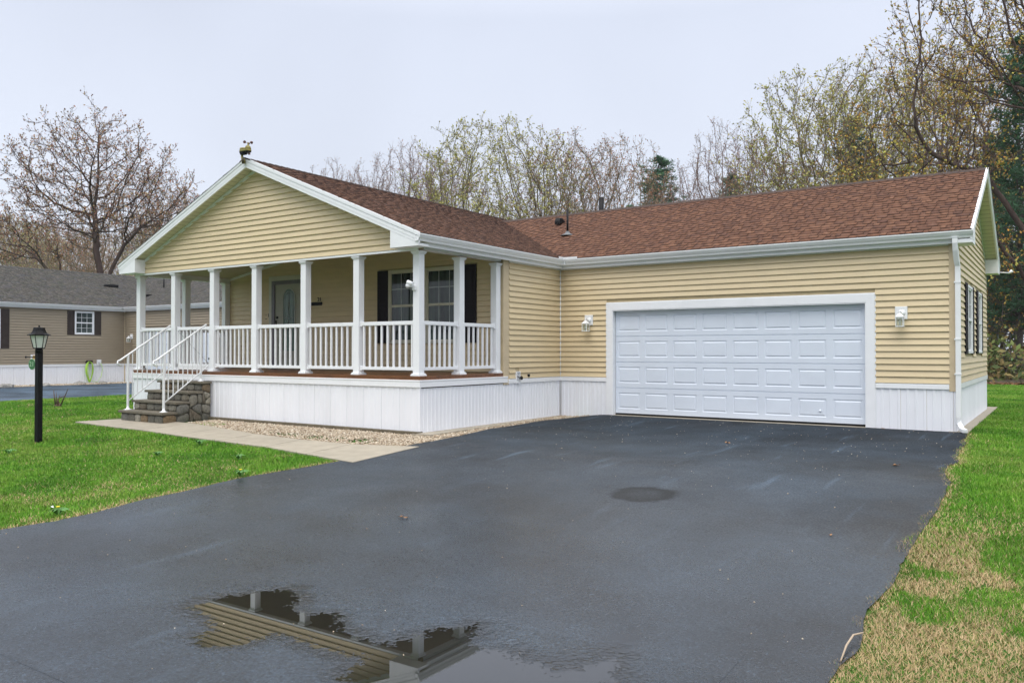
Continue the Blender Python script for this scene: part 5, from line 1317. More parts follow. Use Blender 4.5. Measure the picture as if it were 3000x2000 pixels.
# grit on the asphalt
x = rng.uniform(.6, 7.5, 900); y = rng.uniform(-12.5, -.1, 900); k_ = rng.random(900) < np.where(y > -3.5, 1, .35); x, y = x[k_], y[k_]
scatter_stones('grit', np.stack([x, y, drive_z(x, y) + .002], 1), .006, M['gravel'], kind='stuff', label='tiny pale grit scattered on the driveway', cat='grit')

# ------------------------------------------------------------------ grass
def project(x, y, z):
    yw = R(YAW); dx, dy = x - CAM.x, y - CAM.y; dep = -math.sin(yw) * dx + math.cos(yw) * dy; lat = math.cos(yw) * dx + math.sin(yw) * dy
    return 1500 + FPX * lat / np.maximum(dep, .01), 1000 - FPX * ((z - CAM.z) / np.maximum(dep, .01) - math.tan(R(PITCH))), dep
def grass(name, x0, x1, y0, y1, n, allowed, label, dryf, hscale=1.0):
    # draw candidates more densely close to the camera
    X = rng.uniform(x0, x1, n * 9); Y = rng.uniform(y0, y1, n * 9); d = np.hypot(X - CAM.x, Y - CAM.y)
    wgt = np.clip((6.0 / d) ** 1.35, 0, 1); keep = rng.random(len(X)) < wgt; X, Y = X[keep], Y[keep]
    Z = gh(X, Y) - .012; u, v, dep = project(X, Y, Z)
    keep = allowed(X, Y) & (dep > 1) & (u > -700) & (u < 3700) & (v < 2500); X, Y, Z = X[keep], Y[keep], Z[keep]
    if len(X) > n: X, Y, Z = X[:n], Y[:n], Z[:n]
    N = len(X); d = np.hypot(X - CAM.x, Y - CAM.y)
    dry = dryf(X, Y); isdry = rng.random(N) < dry
    clump = vn(X, Y, 2.2, 11) * .6 + vn(X, Y, 7, 12) * .4
    h = (.018 + .034 * clump * rng.uniform(.5, 1.4, N)) * hscale; h = np.where(isdry, h * .75, h)
    wd = .0019 * (np.maximum(d, 5) / 5) ** .85 * rng.uniform(.6, 1.4, N)
    az = rng.uniform(0, 2 * math.pi, N); lean = np.where(isdry, rng.uniform(1.1, 1.62, N), rng.uniform(.05, .95, N))
    # lay dry straw roughly one way
    ux, uy = np.cos(az), np.sin(az); az2 = az + rng.uniform(1.2, 1.9, N); wx_, wy_ = np.cos(az2), np.sin(az2)
    b0 = np.stack([X - wx_ * wd, Y - wy_ * wd, Z], 1); b1 = np.stack([X + wx_ * wd, Y + wy_ * wd, Z], 1)
    Ln = np.where(isdry, h * 1.25, h)
    tp = np.stack([X + ux * np.sin(lean) * Ln, Y + uy * np.sin(lean) * Ln, Z + np.where(isdry, .004 + .022 * rng.random(N), .002) + np.cos(lean) * Ln], 1)
    V = np.stack([b0, b1, tp], 1).reshape(-1, 3)
    tone = np.clip(-.03 + .30 * vn(X, Y, .9, 21) + .16 * vn(X, Y, 4.5, 22) + rng.random(N) * .22, 0, .5)
    rv = np.where(isdry, rng.uniform(.58, .97, N), tone)
    np_mesh(name, V, np.arange(3 * N).reshape(-1, 3), M['grass'], rnd=np.repeat(rv, 3), kind='stuff', label=label, cat='grass')
    return N
def nearwalk(X, Y): return (X > -7.5) & (X < .9) & (Y > walk_lo(X) + .03 * (vn(X, Y, 12, 31) - .5) * 2) & (Y < walk_hi(X))
def ok_left(X, Y):
    j = .05 * (vn(X, Y, 6, 33) - .5) * 2
    a = (X < drive_l(Y) + .0 + j) & ~nearwalk(X, Y)
    a &= ~((X > -7.55) & (X < 1.4) & (Y > walk_lo(X) - .0) & (Y < 1))            # walk, gravel and steps
    a &= ~((X > WX0 - .05) & (Y > YF - .1)) & ~((X < -15.25 + j) & (X > -24) & (Y < 5)) & (X > -26)
    return a
def dry_left(X, Y):
    e = np.clip(1 - (drive_l(Y) - X) / (.12 + .26 * vn(X, Y, 1.5, 41)), 0, 1) * .97
    return np.clip(np.maximum(e, .10 * ss(vn(X, Y, 1.3, 42), .45, .8) + .025 + .30 * ss(vn(X, Y, 2.2, 49), .72, .9)), 0, 1)
def ok_right(X, Y):
    j = .07 * (vn(X, Y, 5, 43) - .5) * 2
    return (X > drive_r(Y) - .03 + j) & ~((X < GW + .15 + .03 * vn(X, Y, 6, 51)) & (Y > -.1) & (Y < GD + .8)) | ((Y > GD + .8) & (Y < 21.8))
def dry_right(X, Y):
    e = np.clip(1 - (X - drive_r(Y)) / (.08 + .12 * vn(X, Y, 1.5, 44)), 0, 1) * .8 * (Y < .1)
    f = ss(-Y, 5.2, 8.6) * (.20 + .85 * ss(vn(X, Y, 1.3, 45) * .55 + vn(X, Y, 3.4, 46) * .45, .34, .50))
    g2 = .25 * ss(vn(X, Y, 1.5, 47), .5, .75) * ss(-Y, 2.2, 4.5)
    return np.clip(np.maximum(np.maximum(e, f), g2), .05, .97)
n1 = grass('lawn_grass', -22, 0.9, -14, 6, 520000, ok_left, 'short bright green lawn left of the driveway', dry_left)
n2 = grass('lawn_grass', 3.0, 15, -13, 21.6, 520000, ok_right, 'patchy lawn with dry straw right of the driveway', dry_right)
# tuft growing between walk and porch
def ok_t(X, Y): return (((X + 4.55) / .42) ** 2 + ((Y + 5.17) / .16) ** 2 < 1 + .6 * (vn(X, Y, 8, 3) - .5))
grass('grass_tuft', -5.1, -4.1, -5.5, -4.9, 2600, ok_t, 'weedy grass tuft in the gravel beside the stone steps', lambda X, Y: .25 + 0 * X, .9)

# ------------------------------------------------------------------ small things on the ground
def gz(x, y): return float(gh(x, y))
sp = empty('cut_shrub', (-11.82, -4.33, gz(-11.82, -4.33) - .02), label='cut back brown shrub stump sprouting in the far lawn', cat='shrub')
random.seed(4)
st0 = MB(); st0.tube([(-.1, 0, 0), (0, .02, .05), (.12, 0, .0)], [.05, .06, .04], 7).build('stump', M['twig'], sp)
for (dx, tx, h1, r_) in ((-.1, -.13, .42, .02), (-.06, -.02, .38, .014), (.04, .12, .30, .022), (.08, .42, .46, .018), (0, .02, .22, .016)):
    MB().tube([(dx, 0, .0), (dx + (tx - dx) * .3, random.uniform(-.05, .05), h1 * .45), (tx, random.uniform(-.05, .05), h1)], [r_, r_ * .8, r_ * .4], 6).build('stem', M['twig'], sp)
MB().tube([(.12, 0, .24), (.24, .02, .28), (.36, 0, .26)], [.012, .009, .004], 5).build('stem', M['twig'], sp)

def pix_ground(u, v):
    d = pix_ray(u, v); P = CAM + d * ((-.2 - CAM.z) / d.z)
    for _ in range(60):
        z = .5 * P.z + .5 * gz(P.x, P.y); P = CAM + d * ((z - CAM.z) / d.z)
    return P
def weed(u, v, s, label, flower=False):
    P = pix_ground(u, v); t = empty('weed', (P.x, P.y, P.z - .02), random.uniform(0, 6), label=label, cat='weed', group='broad-leaved weeds in the lawn')
    for k in range(9):
        a = k * 2 * math.pi / 9 + random.uniform(-.2, .2); L_ = s * random.uniform(.7, 1.1); w_ = s * .16; ca, sa = math.cos(a), math.sin(a)
        def Q(r, z, o): return (r * ca - o * sa, r * sa + o * ca, z)
        mb = MB(); mb.face([Q(.01, .02, 0), Q(L_ * .5, .09 * s / .12, w_), Q(L_, .05 * s / .12 + .02, 0), Q(L_ * .5, .08 * s / .12, -w_)]); mb.build('leaf', M['weed'], t)
    if flower: MB().lathe([(0, .09), (.018, .10), (.02, .11), (0, .115)], (0, 0, 0), 10).build('flower', M['leaf_yellow'], t); MB().tube([(0, 0, 0), (0, 0, .1)], .003, 5).build('stalk', M['weed'], t)
    return t
M['weed'] = mat('weed_leaf', (.07, .20, .03), .5, .2, 30)
weed(585, 1302, .13, 'dark broad-leaved weed in the lawn below the path bend')
weed(700, 1345, .12, 'broad-leaved weed in the lawn near the path end')
weed(705, 1395, .13, 'dandelion with a yellow flower near the driveway edge', True)
weed(170, 1508, .12, 'dandelion clump at the lawn edge by the driveway', True)
weed(25, 1330, .13, 'spiky weed at the left of the lawn'); weed(462, 1335, .11, 'small weed in the middle of the lawn')
def leaf(u, v, s, label, m='leaf_brown', rz=None):
    P = pix_ground(u, v); mb = MB()
    pts_ = [(0, -1, .1), (.45, -.4, .35), (.35, .3, .2), (.5, .7, .5), (0, 1.1, .3), (-.4, .5, .1), (-.5, -.1, .45), (-.3, -.6, .1)]
    for k in range(8): j = (k + 1) % 8; mb.face([(0, 0, .0), tuple(c * s for c in pts_[k]), tuple(c * s for c in pts_[j])])
    o = mb.build('fallen_leaf', M[m], None, label=label, cat='leaf', group='fallen leaves on the driveway'); o.location = (P.x, P.y, float(drive_z(P.x, P.y)) + .005); o.rotation_euler = (0, 0, random.uniform(0, 6) if rz is None else rz)
leaf(2132, 1299, .045, 'pale tan leaf on the driveway before the garage door', 'leaf_tan' if 'leaf_tan' in M else 'leaf_brown')
leaf(2625, 1366, .05, 'curled tan leaf on the driveway near the right lawn')
leaf(1175, 1517, .035, 'small reddish leaf left of the middle of the driveway'); leaf(1190, 1519, .028, 'tiny leaf scrap beside the small reddish leaf')
leaf(2434, 1570, .022, 'dark leaf scrap on the right half of the driveway')
leaf(2588, 1257, .03, 'tan leaf lying against the garage skirting')
tw = MB(); P = pix_ground(2480, 1905); Q_ = pix_ground(2463, 1940); S_ = pix_ground(2530, 1878)
tw.tube([tuple(Q_ + Vector((0, 0, .01))), tuple(P + Vector((0, 0, .03))), tuple(pix_ground(2500, 1880) + Vector((0, 0, .04))), tuple(S_ + Vector((0, 0, .05)))], [.004, .006, .006, .004], 6)
tw.build('fallen_twig', mat('pale_twig', (.42, .33, .24), .8), None, label='pale bent twig at the driveway edge, bottom right', cat='twig')
P = pix_ground(143, 1492); mb = MB(); mb.face([(0, 0, .02), (.035, .0, .035), (.04, .03, .02), (.015, .035, .04)])
o = mb.build('paper_scrap', M['white'], None, label='scrap of white paper in the lawn by the driveway', cat='paper'); o.location = P

# ------------------------------------------------------------------ trees
def norm(v):
    l = math.sqrt(v[0] ** 2 + v[1] ** 2 + v[2] ** 2) or 1; return (v[0] / l, v[1] / l, v[2] / l)
def tubes_np(branches, sides):
    """branches: list of (pts list, r0, r1) with equal point count -> V,F"""
    if not branches: return np.zeros((0, 3)), np.zeros((0, 4), int)
    P = np.array([b[0] for b in branches], float); B, n, _ = P.shape
    T = np.empty_like(P); T[:, 1:-1] = P[:, 2:] - P[:, :-2]; T[:, 0] = P[:, 1] - P[:, 0]; T[:, -1] = P[:, -1] - P[:, -2]
    T /= np.linalg.norm(T, axis=2, keepdims=True) + 1e-9
    ref = np.where(np.abs(T[..., 2:3]) < .9, np.array([0, 0, 1.]), np.array([1., 0, 0]))
    A = np.cross(T, ref); A /= np.linalg.norm(A, axis=2, keepdims=True) + 1e-9; C = np.cross(T, A)
    r0 = np.array([b[1] for b in branches]); r1 = np.array([b[2] for b in branches]); t = np.linspace(0, 1, n)
    rad = r0[:, None] * (1 - t) + r1[:, None] * t
    th = 2 * np.pi * np.arange(sides) / sides
    V = P[:, :, None, :] + rad[:, :, None, None] * (A[:, :, None, :] * np.cos(th)[None, None, :, None] + C[:, :, None, :] * np.sin(th)[None, None, :, None])
    V = V.reshape(-1, 3); q = np.arange(sides); j = (q + 1) % sides
    f = np.stack([q, j, sides + j, sides + q], 1)[None] + (np.arange(n - 1) * sides)[:, None, None]
    F = (f.reshape(-1, 4)[None] + (np.arange(B) * n * sides)[:, None, None]).reshape(-1, 4)
    return V, F
def merge(parts):
    Vs, Fs, n = [], [], 0
    for V, F in parts:
        if len(V): Vs.append(V); Fs.append(F + n); n += len(V)
    return np.concatenate(Vs), np.concatenate(Fs)

def deciduous(seed, trunk, lobes, n_att=2600, r_tip=.011, trunk_r=.24, infl=3.2, kill=.55, step=.34, up=.12, shell=.55, twigs=3, twig_l=(.25, .65), leaf_n=2, leaf_s=.09, bark_m='bark_dark', leaf_m='leaf_red', jit=.16, pw=2.35):
    """a tree grown towards points spread through its crown. trunk: list of stems, each a list of points; lobes: (centre, radii, weight)"""
    g = np.random.default_rng(seed)
    W_ = np.array([l[2] for l in lobes], float); W_ /= W_.sum(); A = []
    for (c, rd, _), k in zip(lobes, (W_ * n_att).astype(int)):
        d = g.normal(size=(k, 3)); d /= np.linalg.norm(d, axis=1, keepdims=True); rr_ = g.random(k) ** (1 / 3.0); rr_ = rr_ * (1 - shell) + shell * g.random(k) ** .25
        d[:, 2] = np.where(d[:, 2] < -.35, d[:, 2] * .4, d[:, 2])
        A.append(np.array(c) + d * rr_[:, None] * np.array(rd) * (1 + .12 * g.normal(size=(k, 1)) * (rr_[:, None] > .8)))
    A = np.concatenate(A); P = []; par = []
    for stem in trunk:
        last = -1 if not P else stem[0]
        pts = stem if isinstance(stem[0], tuple) else [P[stem[0]]] + stem[1:]
        prev = None if not P else stem[0]
        for q0, q1 in zip(pts[:-1], pts[1:]):
            q0 = np.array(q0, float); q1 = np.array(q1, float); n = max(1, int(np.linalg.norm(q1 - q0) / step))
            if prev is None: P.append(q0); par.append(-1); prev = 0
            for k in range(1, n + 1):
                P.append(q0 + (q1 - q0) * k / n + g.normal(size=3) * .03); par.append(prev); prev = len(P) - 1
    P = [np.array(p, float) for p in P]; N0 = len(P)
    PP = np.array(P); D2 = ((A[:, None, :] - PP[None]) ** 2).sum(2); ni = D2.argmin(1); nd = np.sqrt(D2.min(1)); alive = np.ones(len(A), bool); inf_ = infl * 2.2
    hist = np.zeros(200000, int)
    for it in range(110):
        act = alive & (nd < (inf_ if it < 14 else infl))
        if not act.any(): break
        idx = ni[act]; v = A[act] - PP[idx]; v /= np.linalg.norm(v, axis=1, keepdims=True) + 1e-9
        u, inv = np.unique(idx, return_inverse=True); S = np.zeros((len(u), 3)); np.add.at(S, inv, v); S /= np.linalg.norm(S, axis=1, keepdims=True) + 1e-9
        S += g.normal(size=S.shape) * jit; S[:, 2] += up; S /= np.linalg.norm(S, axis=1, keepdims=True)
        ok = hist[u] < 3; u, S = u[ok], S[ok]
        if not len(u): break
        hist[u] += 1; new = PP[u] + S * step; base = len(PP); PP = np.concatenate([PP, new]); par += list(u)
        al = np.nonzero(alive)[0]; d2 = np.sqrt(((A[al][:, None, :] - new[None]) ** 2).sum(2)); m = d2.min(1); mi = d2.argmin(1); bt = m < nd[al]
        nd[al[bt]] = m[bt]; ni[al[bt]] = base + mi[bt]; alive &= ~(nd < kill)
    par = np.array(par); N = len(PP); r = np.zeros(N); nch = np.bincount(par[par >= 0], minlength=N)
    acc = np.zeros(N)
    for k in range(N - 1, -1, -1):
        r[k] = max(acc[k] ** (1 / pw), r_tip) if nch[k] else r_tip
        if par[k] >= 0: acc[par[k]] += r[k] ** pw
    sc_r = trunk_r / r[0]; r = np.where(r <= r_tip * 1.01, r, r_tip + (r - r_tip) * (trunk_r - r_tip) / max(r[0] - r_tip, 1e-6))
    # smooth the paths a little
    for _ in range(2):
        c_ = np.nonzero((nch == 1) & (par >= 0))[0]; ch = np.full(N, -1); ch[par[par >= 0]] = np.nonzero(par >= 0)[0]
        Q = PP.copy(); Q[c_] = .5 * PP[c_] + .25 * (PP[par[c_]] + PP[ch[c_]]); PP = Q
    def segs(sel, sides):
        k = np.nonzero(sel)[0]
        if not len(k): return np.zeros((0, 3)), np.zeros((0, 4), int)
        a, b = PP[par[k]], PP[k]; T = b - a; T /= np.linalg.norm(T, axis=1, keepdims=True) + 1e-9
        ref = np.where(np.abs(T[:, 2:3]) < .9, np.array([0, 0, 1.]), np.array([1., 0, 0])); X_ = np.cross(T, ref); X_ /= np.linalg.norm(X_, axis=1, keepdims=True); Y_ = np.cross(T, X_)
        th = 2 * np.pi * np.arange(sides) / sides; ring = X_[:, None] * np.cos(th)[None, :, None] + Y_[:, None] * np.sin(th)[None, :, None]
        ra = np.minimum(r[par[k]], r[k] * 1.35); e_ = T * r[k][:, None] * .35
        V = np.concatenate([(a - e_)[:, None] + ring * ra[:, None, None], (b + e_)[:, None] + ring * r[k][:, None, None]], 1).reshape(-1, 3)
        q = np.arange(sides); j = (q + 1) % sides; f = np.stack([q, j, sides + j, sides + q], 1)
        return V, (f[None] + (np.arange(len(k)) * 2 * sides)[:, None, None]).reshape(-1, 4)
    has = par >= 0; big = has & (r > .055); mid = has & (r <= .055) & (r > r_tip * 1.8); sm = has & (r <= r_tip * 1.8)
    # twigs
    tk = np.nonzero(has & (r < r_tip * 2.6))[0]; tk = np.repeat(tk, twigs); tk = tk[g.random(len(tk)) < .8]
    B = PP[tk] + g.normal(size=(len(tk), 3)) * .02; T = PP[tk] - PP[par[tk]]; T /= np.linalg.norm(T, axis=1, keepdims=True) + 1e-9
    d = T * .8 + g.normal(size=T.shape) * .55; d[:, 2] += .35; d /= np.linalg.norm(d, axis=1, keepdims=True); L = g.uniform(*twig_l, (len(tk), 1)); d2 = d + g.normal(size=d.shape) * .25; d2[:, 2] += .25; d2 /= np.linalg.norm(d2, axis=1, keepdims=True)
    mid_ = B + d * L * .5; end = mid_ + d2 * L * .5
    tw = tubes_np(list(zip(np.stack([B, mid_, end], 1), np.full(len(tk), r_tip * .85), np.full(len(tk), r_tip * .35))), 3)
    # young leaves and buds on the twigs
    n_ = len(tk) * leaf_n; ti = np.repeat(np.arange(len(tk)), leaf_n); t = g.random((n_, 1)) ** .6; LP = mid_[ti] * (1 - t) + end[ti] * t; LD = d2[ti] + g.normal(size=(n_, 3)) * .6; LD /= np.linalg.norm(LD, axis=1, keepdims=True)
    side = np.cross(LD, g.normal(size=(n_, 3))); side /= np.linalg.norm(side, axis=1, keepdims=True) + 1e-9; s_ = leaf_s * g.uniform(.5, 1.3, (n_, 1))
    Vl = np.stack([LP, LP + LD * s_ * .5 + side * s_ * .3, LP + LD * s_, LP + LD * s_ * .5 - side * s_ * .3], 1).reshape(-1, 3)
    return dict(trunk=segs(big, 8), crown=merge([segs(mid, 5), segs(sm, 3), tw]), leaves=(Vl, np.arange(4 * n_).reshape(-1, 4), np.repeat(g.random(n_), 4)), bark=bark_m, leaf=leaf_m)

def pine(seed, H, width, trunk_r, bare=.25, dens=1.0, leaf_m='leaf_pine'):
    g = np.random.default_rng(seed); rr = random.Random(seed); br = []; tips = []
    z = H * bare; tr_ = [([(0, 0, -.3)] + [(rr.gauss(0, .03) * k, rr.gauss(0, .03) * k, H * k / 9) for k in range(1, 10)], trunk_r, .03)]
    while z < H * .99:
        f = (z / H - bare) / (1 - bare); Lb = width / 2 * (1.0 - f) ** .7 * (.75 + .25 * math.sin(f * 9)) * rr.uniform(.8, 1.1) * (min(1, .45 + f * 3)) + .25
        for k in range(rr.choice((4, 5, 6))):
            az = rr.uniform(0, 2 * math.pi); L = Lb * rr.uniform(.6, 1.1); n = 5; p = (0, 0, z); d = norm((math.cos(az), math.sin(az), .12 + .5 * f)); pts = [p]
            for i in range(n):
                d = norm((d[0] + rr.gauss(0, .08), d[1] + rr.gauss(0, .08), d[2] + .07)); p = tuple(p[m_] + d[m_] * L / n for m_ in range(3)); pts.append(p)
            br.append((pts, trunk_r * .16 * (1 - f * .6), .012))
            for q in range(int(9 * dens * max(L, .8))):
                t = rr.uniform(.22, 1); fi = t * n; i0 = min(int(fi), n - 1); f2 = fi - i0; a, b = pts[i0], pts[i0 + 1]; sp_ = .32 * L * (1.05 - t) + .15
                tips.append((a[0] + (b[0] - a[0]) * f2 + rr.gauss(0, sp_ * .6), a[1] + (b[1] - a[1]) * f2 + rr.gauss(0, sp_ * .6), a[2] + (b[2] - a[2]) * f2 + abs(rr.gauss(0, .12)) + .02))
        z += rr.uniform(.35, .6)
    T = np.array(tips); n_ = len(T); K = 7
    C = np.repeat(T, K, 0); D = g.normal(size=(n_ * K, 3)); D[:, 2] = np.abs(D[:, 2]) * .7 + .1; D /= np.linalg.norm(D, axis=1, keepdims=True)
    S = np.cross(D, g.normal(size=D.shape)); S /= np.linalg.norm(S, axis=1, keepdims=True); L = g.uniform(.16, .34, (n_ * K, 1)); W_ = L * .2
    V = np.stack([C - S * W_ * .5, C + S * W_ * .5, C + D * L], 1).reshape(-1, 3)
    tone = np.clip(np.repeat(g.random(n_), K) * .7 + .3 * g.random(n_ * K), 0, 1)
    return dict(trunk=tubes_np(tr_, 8), crown=tubes_np(br, 4), leaves=(V, np.arange(len(V)).reshape(-1, 3), np.repeat(tone, 3)), bark='bark_grey', leaf=leaf_m)

def tree_proto(name, T, cat='tree'):
    t = empty(name)
    np_mesh('trunk', *T['trunk'], M[T['bark']], t, smooth=True)
    np_mesh('branches', *T['crown'], M[T['bark']], t, smooth=True)
    V, F, r_ = T['leaves']; np_mesh('foliage', V, F, M[T['leaf']], t, rnd=r_)
    return t
def dirpos(px, D):
    d = pix_ray(px, 1030); y = R(YAW); fwd = Vector((-math.sin(y), math.cos(y), 0)); d = d / Vector((d.x, d.y, 0)).dot(fwd); return CAM.x + d.x * D, CAM.y + d.y * D
protos = {}; used_p = set()
def plant(kind, px, D, s, rz, label, group, leaf_m=None, zs=1.0):
    x, y = dirpos(px, D)
    t = protos[kind] if kind not in used_p else copy_tree(protos[kind]); used_p.add(kind)
    t.location = (x, y, -.1); t.scale = (s, s, s * zs); t.rotation_euler = (0, 0, R(rz + YAW)); t['label'] = label; t['category'] = 'tree'; t['group'] = group
    if leaf_m:
        for ch in t.children:
            if ch.name.startswith('foliage'): ch.data = ch.data.copy(); ch.data.materials[0] = M[leaf_m]
    return t

# crowns are laid out in the tree's own frame: x to the right as one looks at the house, y away
protos['oak'] = tree_proto('oak_tree', deciduous(3, [[(0, 0, -.3), (-.15, 0, 3), (-.3, .1, 5.2), (-.7, 0, 8.0), (-.9, .2, 10.5)], [12, (-1.6, -.3, 6.1), (-3.4, -.5, 6.5)], [19, (.9, .4, 8.3)]],
    [((-.9, 0, 10.8), (5.6, 5.2, 5.9), 6), ((-5.2, -.6, 7.9), (3.2, 3.6, 2.0), 1.6), ((3.2, .3, 10.2), (3.2, 4.2, 3.2), 1.4), ((-3.4, 0, 4.6), (3.2, 2.5, .8), .35)],
    n_att=3900, trunk_r=.25, infl=3.1, kill=.52, step=.30, up=.10, twigs=4, leaf_n=3, leaf_s=.12, bark_m='bark_dark', leaf_m='leaf_red'))
protos['fan'] = tree_proto('spreading_tree', deciduous(8, [[(0, 0, -.3), (.1, 0, 2.6), (-.2, .1, 5.0)], [8, (-1.3, .2, 5.2), (-2.8, .3, 8.0)], [8, (1.2, -.2, 5.0), (2.9, -.4, 8.2)], [10, (.3, 1.2, 6.0)]],
    [((0, 0, 12.2), (6.6, 6.0, 5.8), 5), ((-4.6, 0, 8.8), (2.8, 3, 2.4), 1), ((4.6, 0, 8.6), (2.8, 3, 2.4), 1)], n_att=3600, trunk_r=.22, infl=3.3, kill=.55, step=.30, up=.16, twigs=4, leaf_n=3, leaf_s=.135, bark_m='bark_olive', leaf_m='leaf_olive'))
protos['slim'] = tree_proto('slender_tree', deciduous(14, [[(0, 0, -.3), (.1, 0, 4), (0, .1, 8)], [10, (-.9, .2, 6.2)], [14, (.8, -.1, 7.6)]],
    [((0, 0, 13), (3.3, 3.2, 5.0), 4), ((.8, 0, 9), (3.2, 2.6, 2.8), 1)], n_att=2000, trunk_r=.14, infl=2.9, kill=.52, step=.30, up=.28, twigs=4, leaf_n=1, leaf_s=.10, bark_m='bark_red', leaf_m='leaf_red', jit=.12))
protos['open'] = tree_proto('open_tree', deciduous(21, [[(0, 0, -.3), (0, 0, 3.5), (.3, .1, 6.5)], [9, (-1.5, .2, 6.6)], [13, (1.5, -.1, 7.6)]],
    [((.2, 0, 12.4), (5.0, 4.8, 5.4), 4), ((-3.2, 0, 8.8), (2.8, 2.6, 2.4), 1), ((3.6, 0, 10.0), (2.6, 2.6, 3.0), 1)], n_att=2900, trunk_r=.19, infl=3.1, kill=.55, step=.30, up=.20, twigs=4, leaf_n=2, leaf_s=.12, bark_m='bark_olive', leaf_m='leaf_olive', jit=.14))
protos['autumn'] = tree_proto('young_leaf_oak', deciduous(33, [[(0, 0, -.3), (-.2, 0, 4), (-.4, .1, 8), (-.2, 0, 12)], [11, (-2.4, -.4, 6.0), (-5.0, -.6, 6.2)], [17, (-2.2, .3, 8.4), (-4.6, .2, 9.4)], [20, (1.8, 0, 8.4)], [7, (1.9, .3, 4.4)]],
    [((0, 0, 14.0), (6.6, 5.6, 5.6), 5), ((-5.2, -.4, 8.8), (3.6, 3.0, 3.2), 1.8), ((4.2, 0, 8.0), (3.6, 3.4, 3.6), 1.4), ((-3.5, -.4, 4.6), (3.4, 2.6, 1.7), .9)], n_att=3300, trunk_r=.24, infl=3.2, kill=.58, step=.32, up=.07, twigs=4, leaf_n=3, leaf_s=.115, bark_m='bark_dark', leaf_m='leaf_orange', jit=.2))
protos['pine'] = tree_proto('pine_tree', pine(5, 18, 8.0, .22, .14, 2.0))
protos['bush'] = tree_proto('understory_tree', deciduous(44, [[(0, 0, -.2), (0, 0, 1.0)], [1, (-.7, .1, 1.4)], [1, (.6, -.2, 1.5)]], [((0, 0, 3.6), (3.0, 2.8, 2.8), 1)], n_att=900, trunk_r=.07, r_tip=.008, infl=2.4, kill=.5, up=.1, twigs=3, leaf_n=3, leaf_s=.12, bark_m='bark_grey', leaf_m='leaf_under'))
# counts of three levels leave tips at level 4

plant('oak', 312, 50, .96, 0, 'large dark oak with reddish buds behind the taupe house roof', 'trees behind the houses')
plant('open', 372, 57, .80, 20, 'smaller budding oak directly right of the large dark oak', 'trees behind the houses', 'leaf_red')
plant('open', 520, 64, .78, 150, 'budding tree just left of the white gable rake', 'trees behind the houses')
GH = 'hazy trees beyond the taupe house'
for px, D, s, kd, rz, lf, lab in ((20, 105, 1.05, 'fan', 15, None, 'hazy grey tree at the left edge beyond the taupe roof'), (110, 112, 1.10, 'slim', 55, None, 'hazy slender tree left of the large oak'), (190, 100, .95, 'open', 95, None, 'pale distant tree just left of the oak trunk'), (262, 115, 1.0, 'fan', 135, 'leaf_red', 'pale distant tree directly behind the oak trunk'), (-70, 98, 1.1, 'open', 175, None, 'hazy distant tree beyond the left edge'),
                          (420, 104, 1.0, 'slim', 215, None, 'distant slender tree behind the leaning oak'), (500, 95, .9, 'fan', 255, None, 'distant spreading tree right of the leaning oak'), (65, 120, 1.15, 'open', 300, 'leaf_red', 'distant reddish tree between the left edge and the lamp post'), (150, 125, 1.15, 'fan', 20, 'leaf_red', 'farthest tree above the lamp post'), (340, 98, .85, 'open', 33, None, 'low distant tree right of the oak trunk')):
    plant(kd, px, D, s, rz, lab, GH, lf)
G2 = 'trees behind the brown roof'
plant('slim', 985, 74, 1.03, 10, 'small reddish tree just showing over the porch roof ridge', G2)
plant('slim', 1070, 72, .99, 100, 'thin reddish tree over the middle of the long ridge', G2)
plant('slim', 1185, 64, .99, 200, 'bare reddish tree left of the big olive tree', G2); plant('slim', 1262, 66, .98, 290, 'narrow bare tree touching the big olive tree', G2)
plant('fan', 1455, 58, .985, 0, 'big spreading tree with olive young leaves above the roof valley', G2)
plant('open', 1665, 60, .98, 30, 'olive tree right of the big spreading tree', G2); plant('open', 1345, 70, .98, 120, 'olive tree close behind the big spreading tree', G2)
plant('open', 1800, 56, .89, 200, 'rounded olive tree above the black vent pipe', G2)
plant('pine', 1930, 64, 1.45, 0, 'green pine over the middle of the garage ridge', G2, zs=.64); plant('pine', 1845, 78, .86, 60, 'low green pine behind the vent pipe', G2); plant('pine', 1600, 90, .88, 130, 'hazy pine behind the olive trees', G2); plant('pine', 1395, 92, .88, 300, 'hazy pine behind the big spreading tree', G2)
plant('slim', 2015, 60, .84, 40, 'bare thin tree right of the green pine', G2); plant('slim', 2125, 54, .92, 300, 'bare tree leaning over the garage ridge', G2)
plant('pine', 2150, 70, 1.4, 200, 'pine half hidden behind a bare tree above the garage', G2, zs=.66); plant('pine', 2500, 56, 1.25, 77, 'pine behind the tall spreading tree above the garage', G2, zs=.78)
plant('open', 2260, 50, .79, 80, 'bare arching tree above the middle of the garage roof', G2, 'leaf_red')
plant('fan', 2440, 50, 1.02, 60, 'tall spreading tree with young leaves above the garage roof', G2); plant('open', 2610, 53, 1.17, 160, 'tall olive brown tree above the right part of the roof', G2, 'leaf_orange')
plant('pine', 2560, 62, .90, 20, 'dark pine behind the tall trees above the garage', G2); plant('slim', 2760, 50, 1.12, 250, 'tall narrow tree near the right roof peak', G2, 'leaf_olive')
G3 = 'trees at the right edge'
plant('autumn', 3065, 37, 1.12, 0, 'large dark limbed oak with rusty young leaves at the right edge', G3); plant('autumn', 2905, 55, 1.12, 130, 'oak with rusty leaves behind the right roof peak', G3)
plant('autumn', 3130, 42, 1.15, 250, 'oak with rusty leaves beyond the right edge', G3)
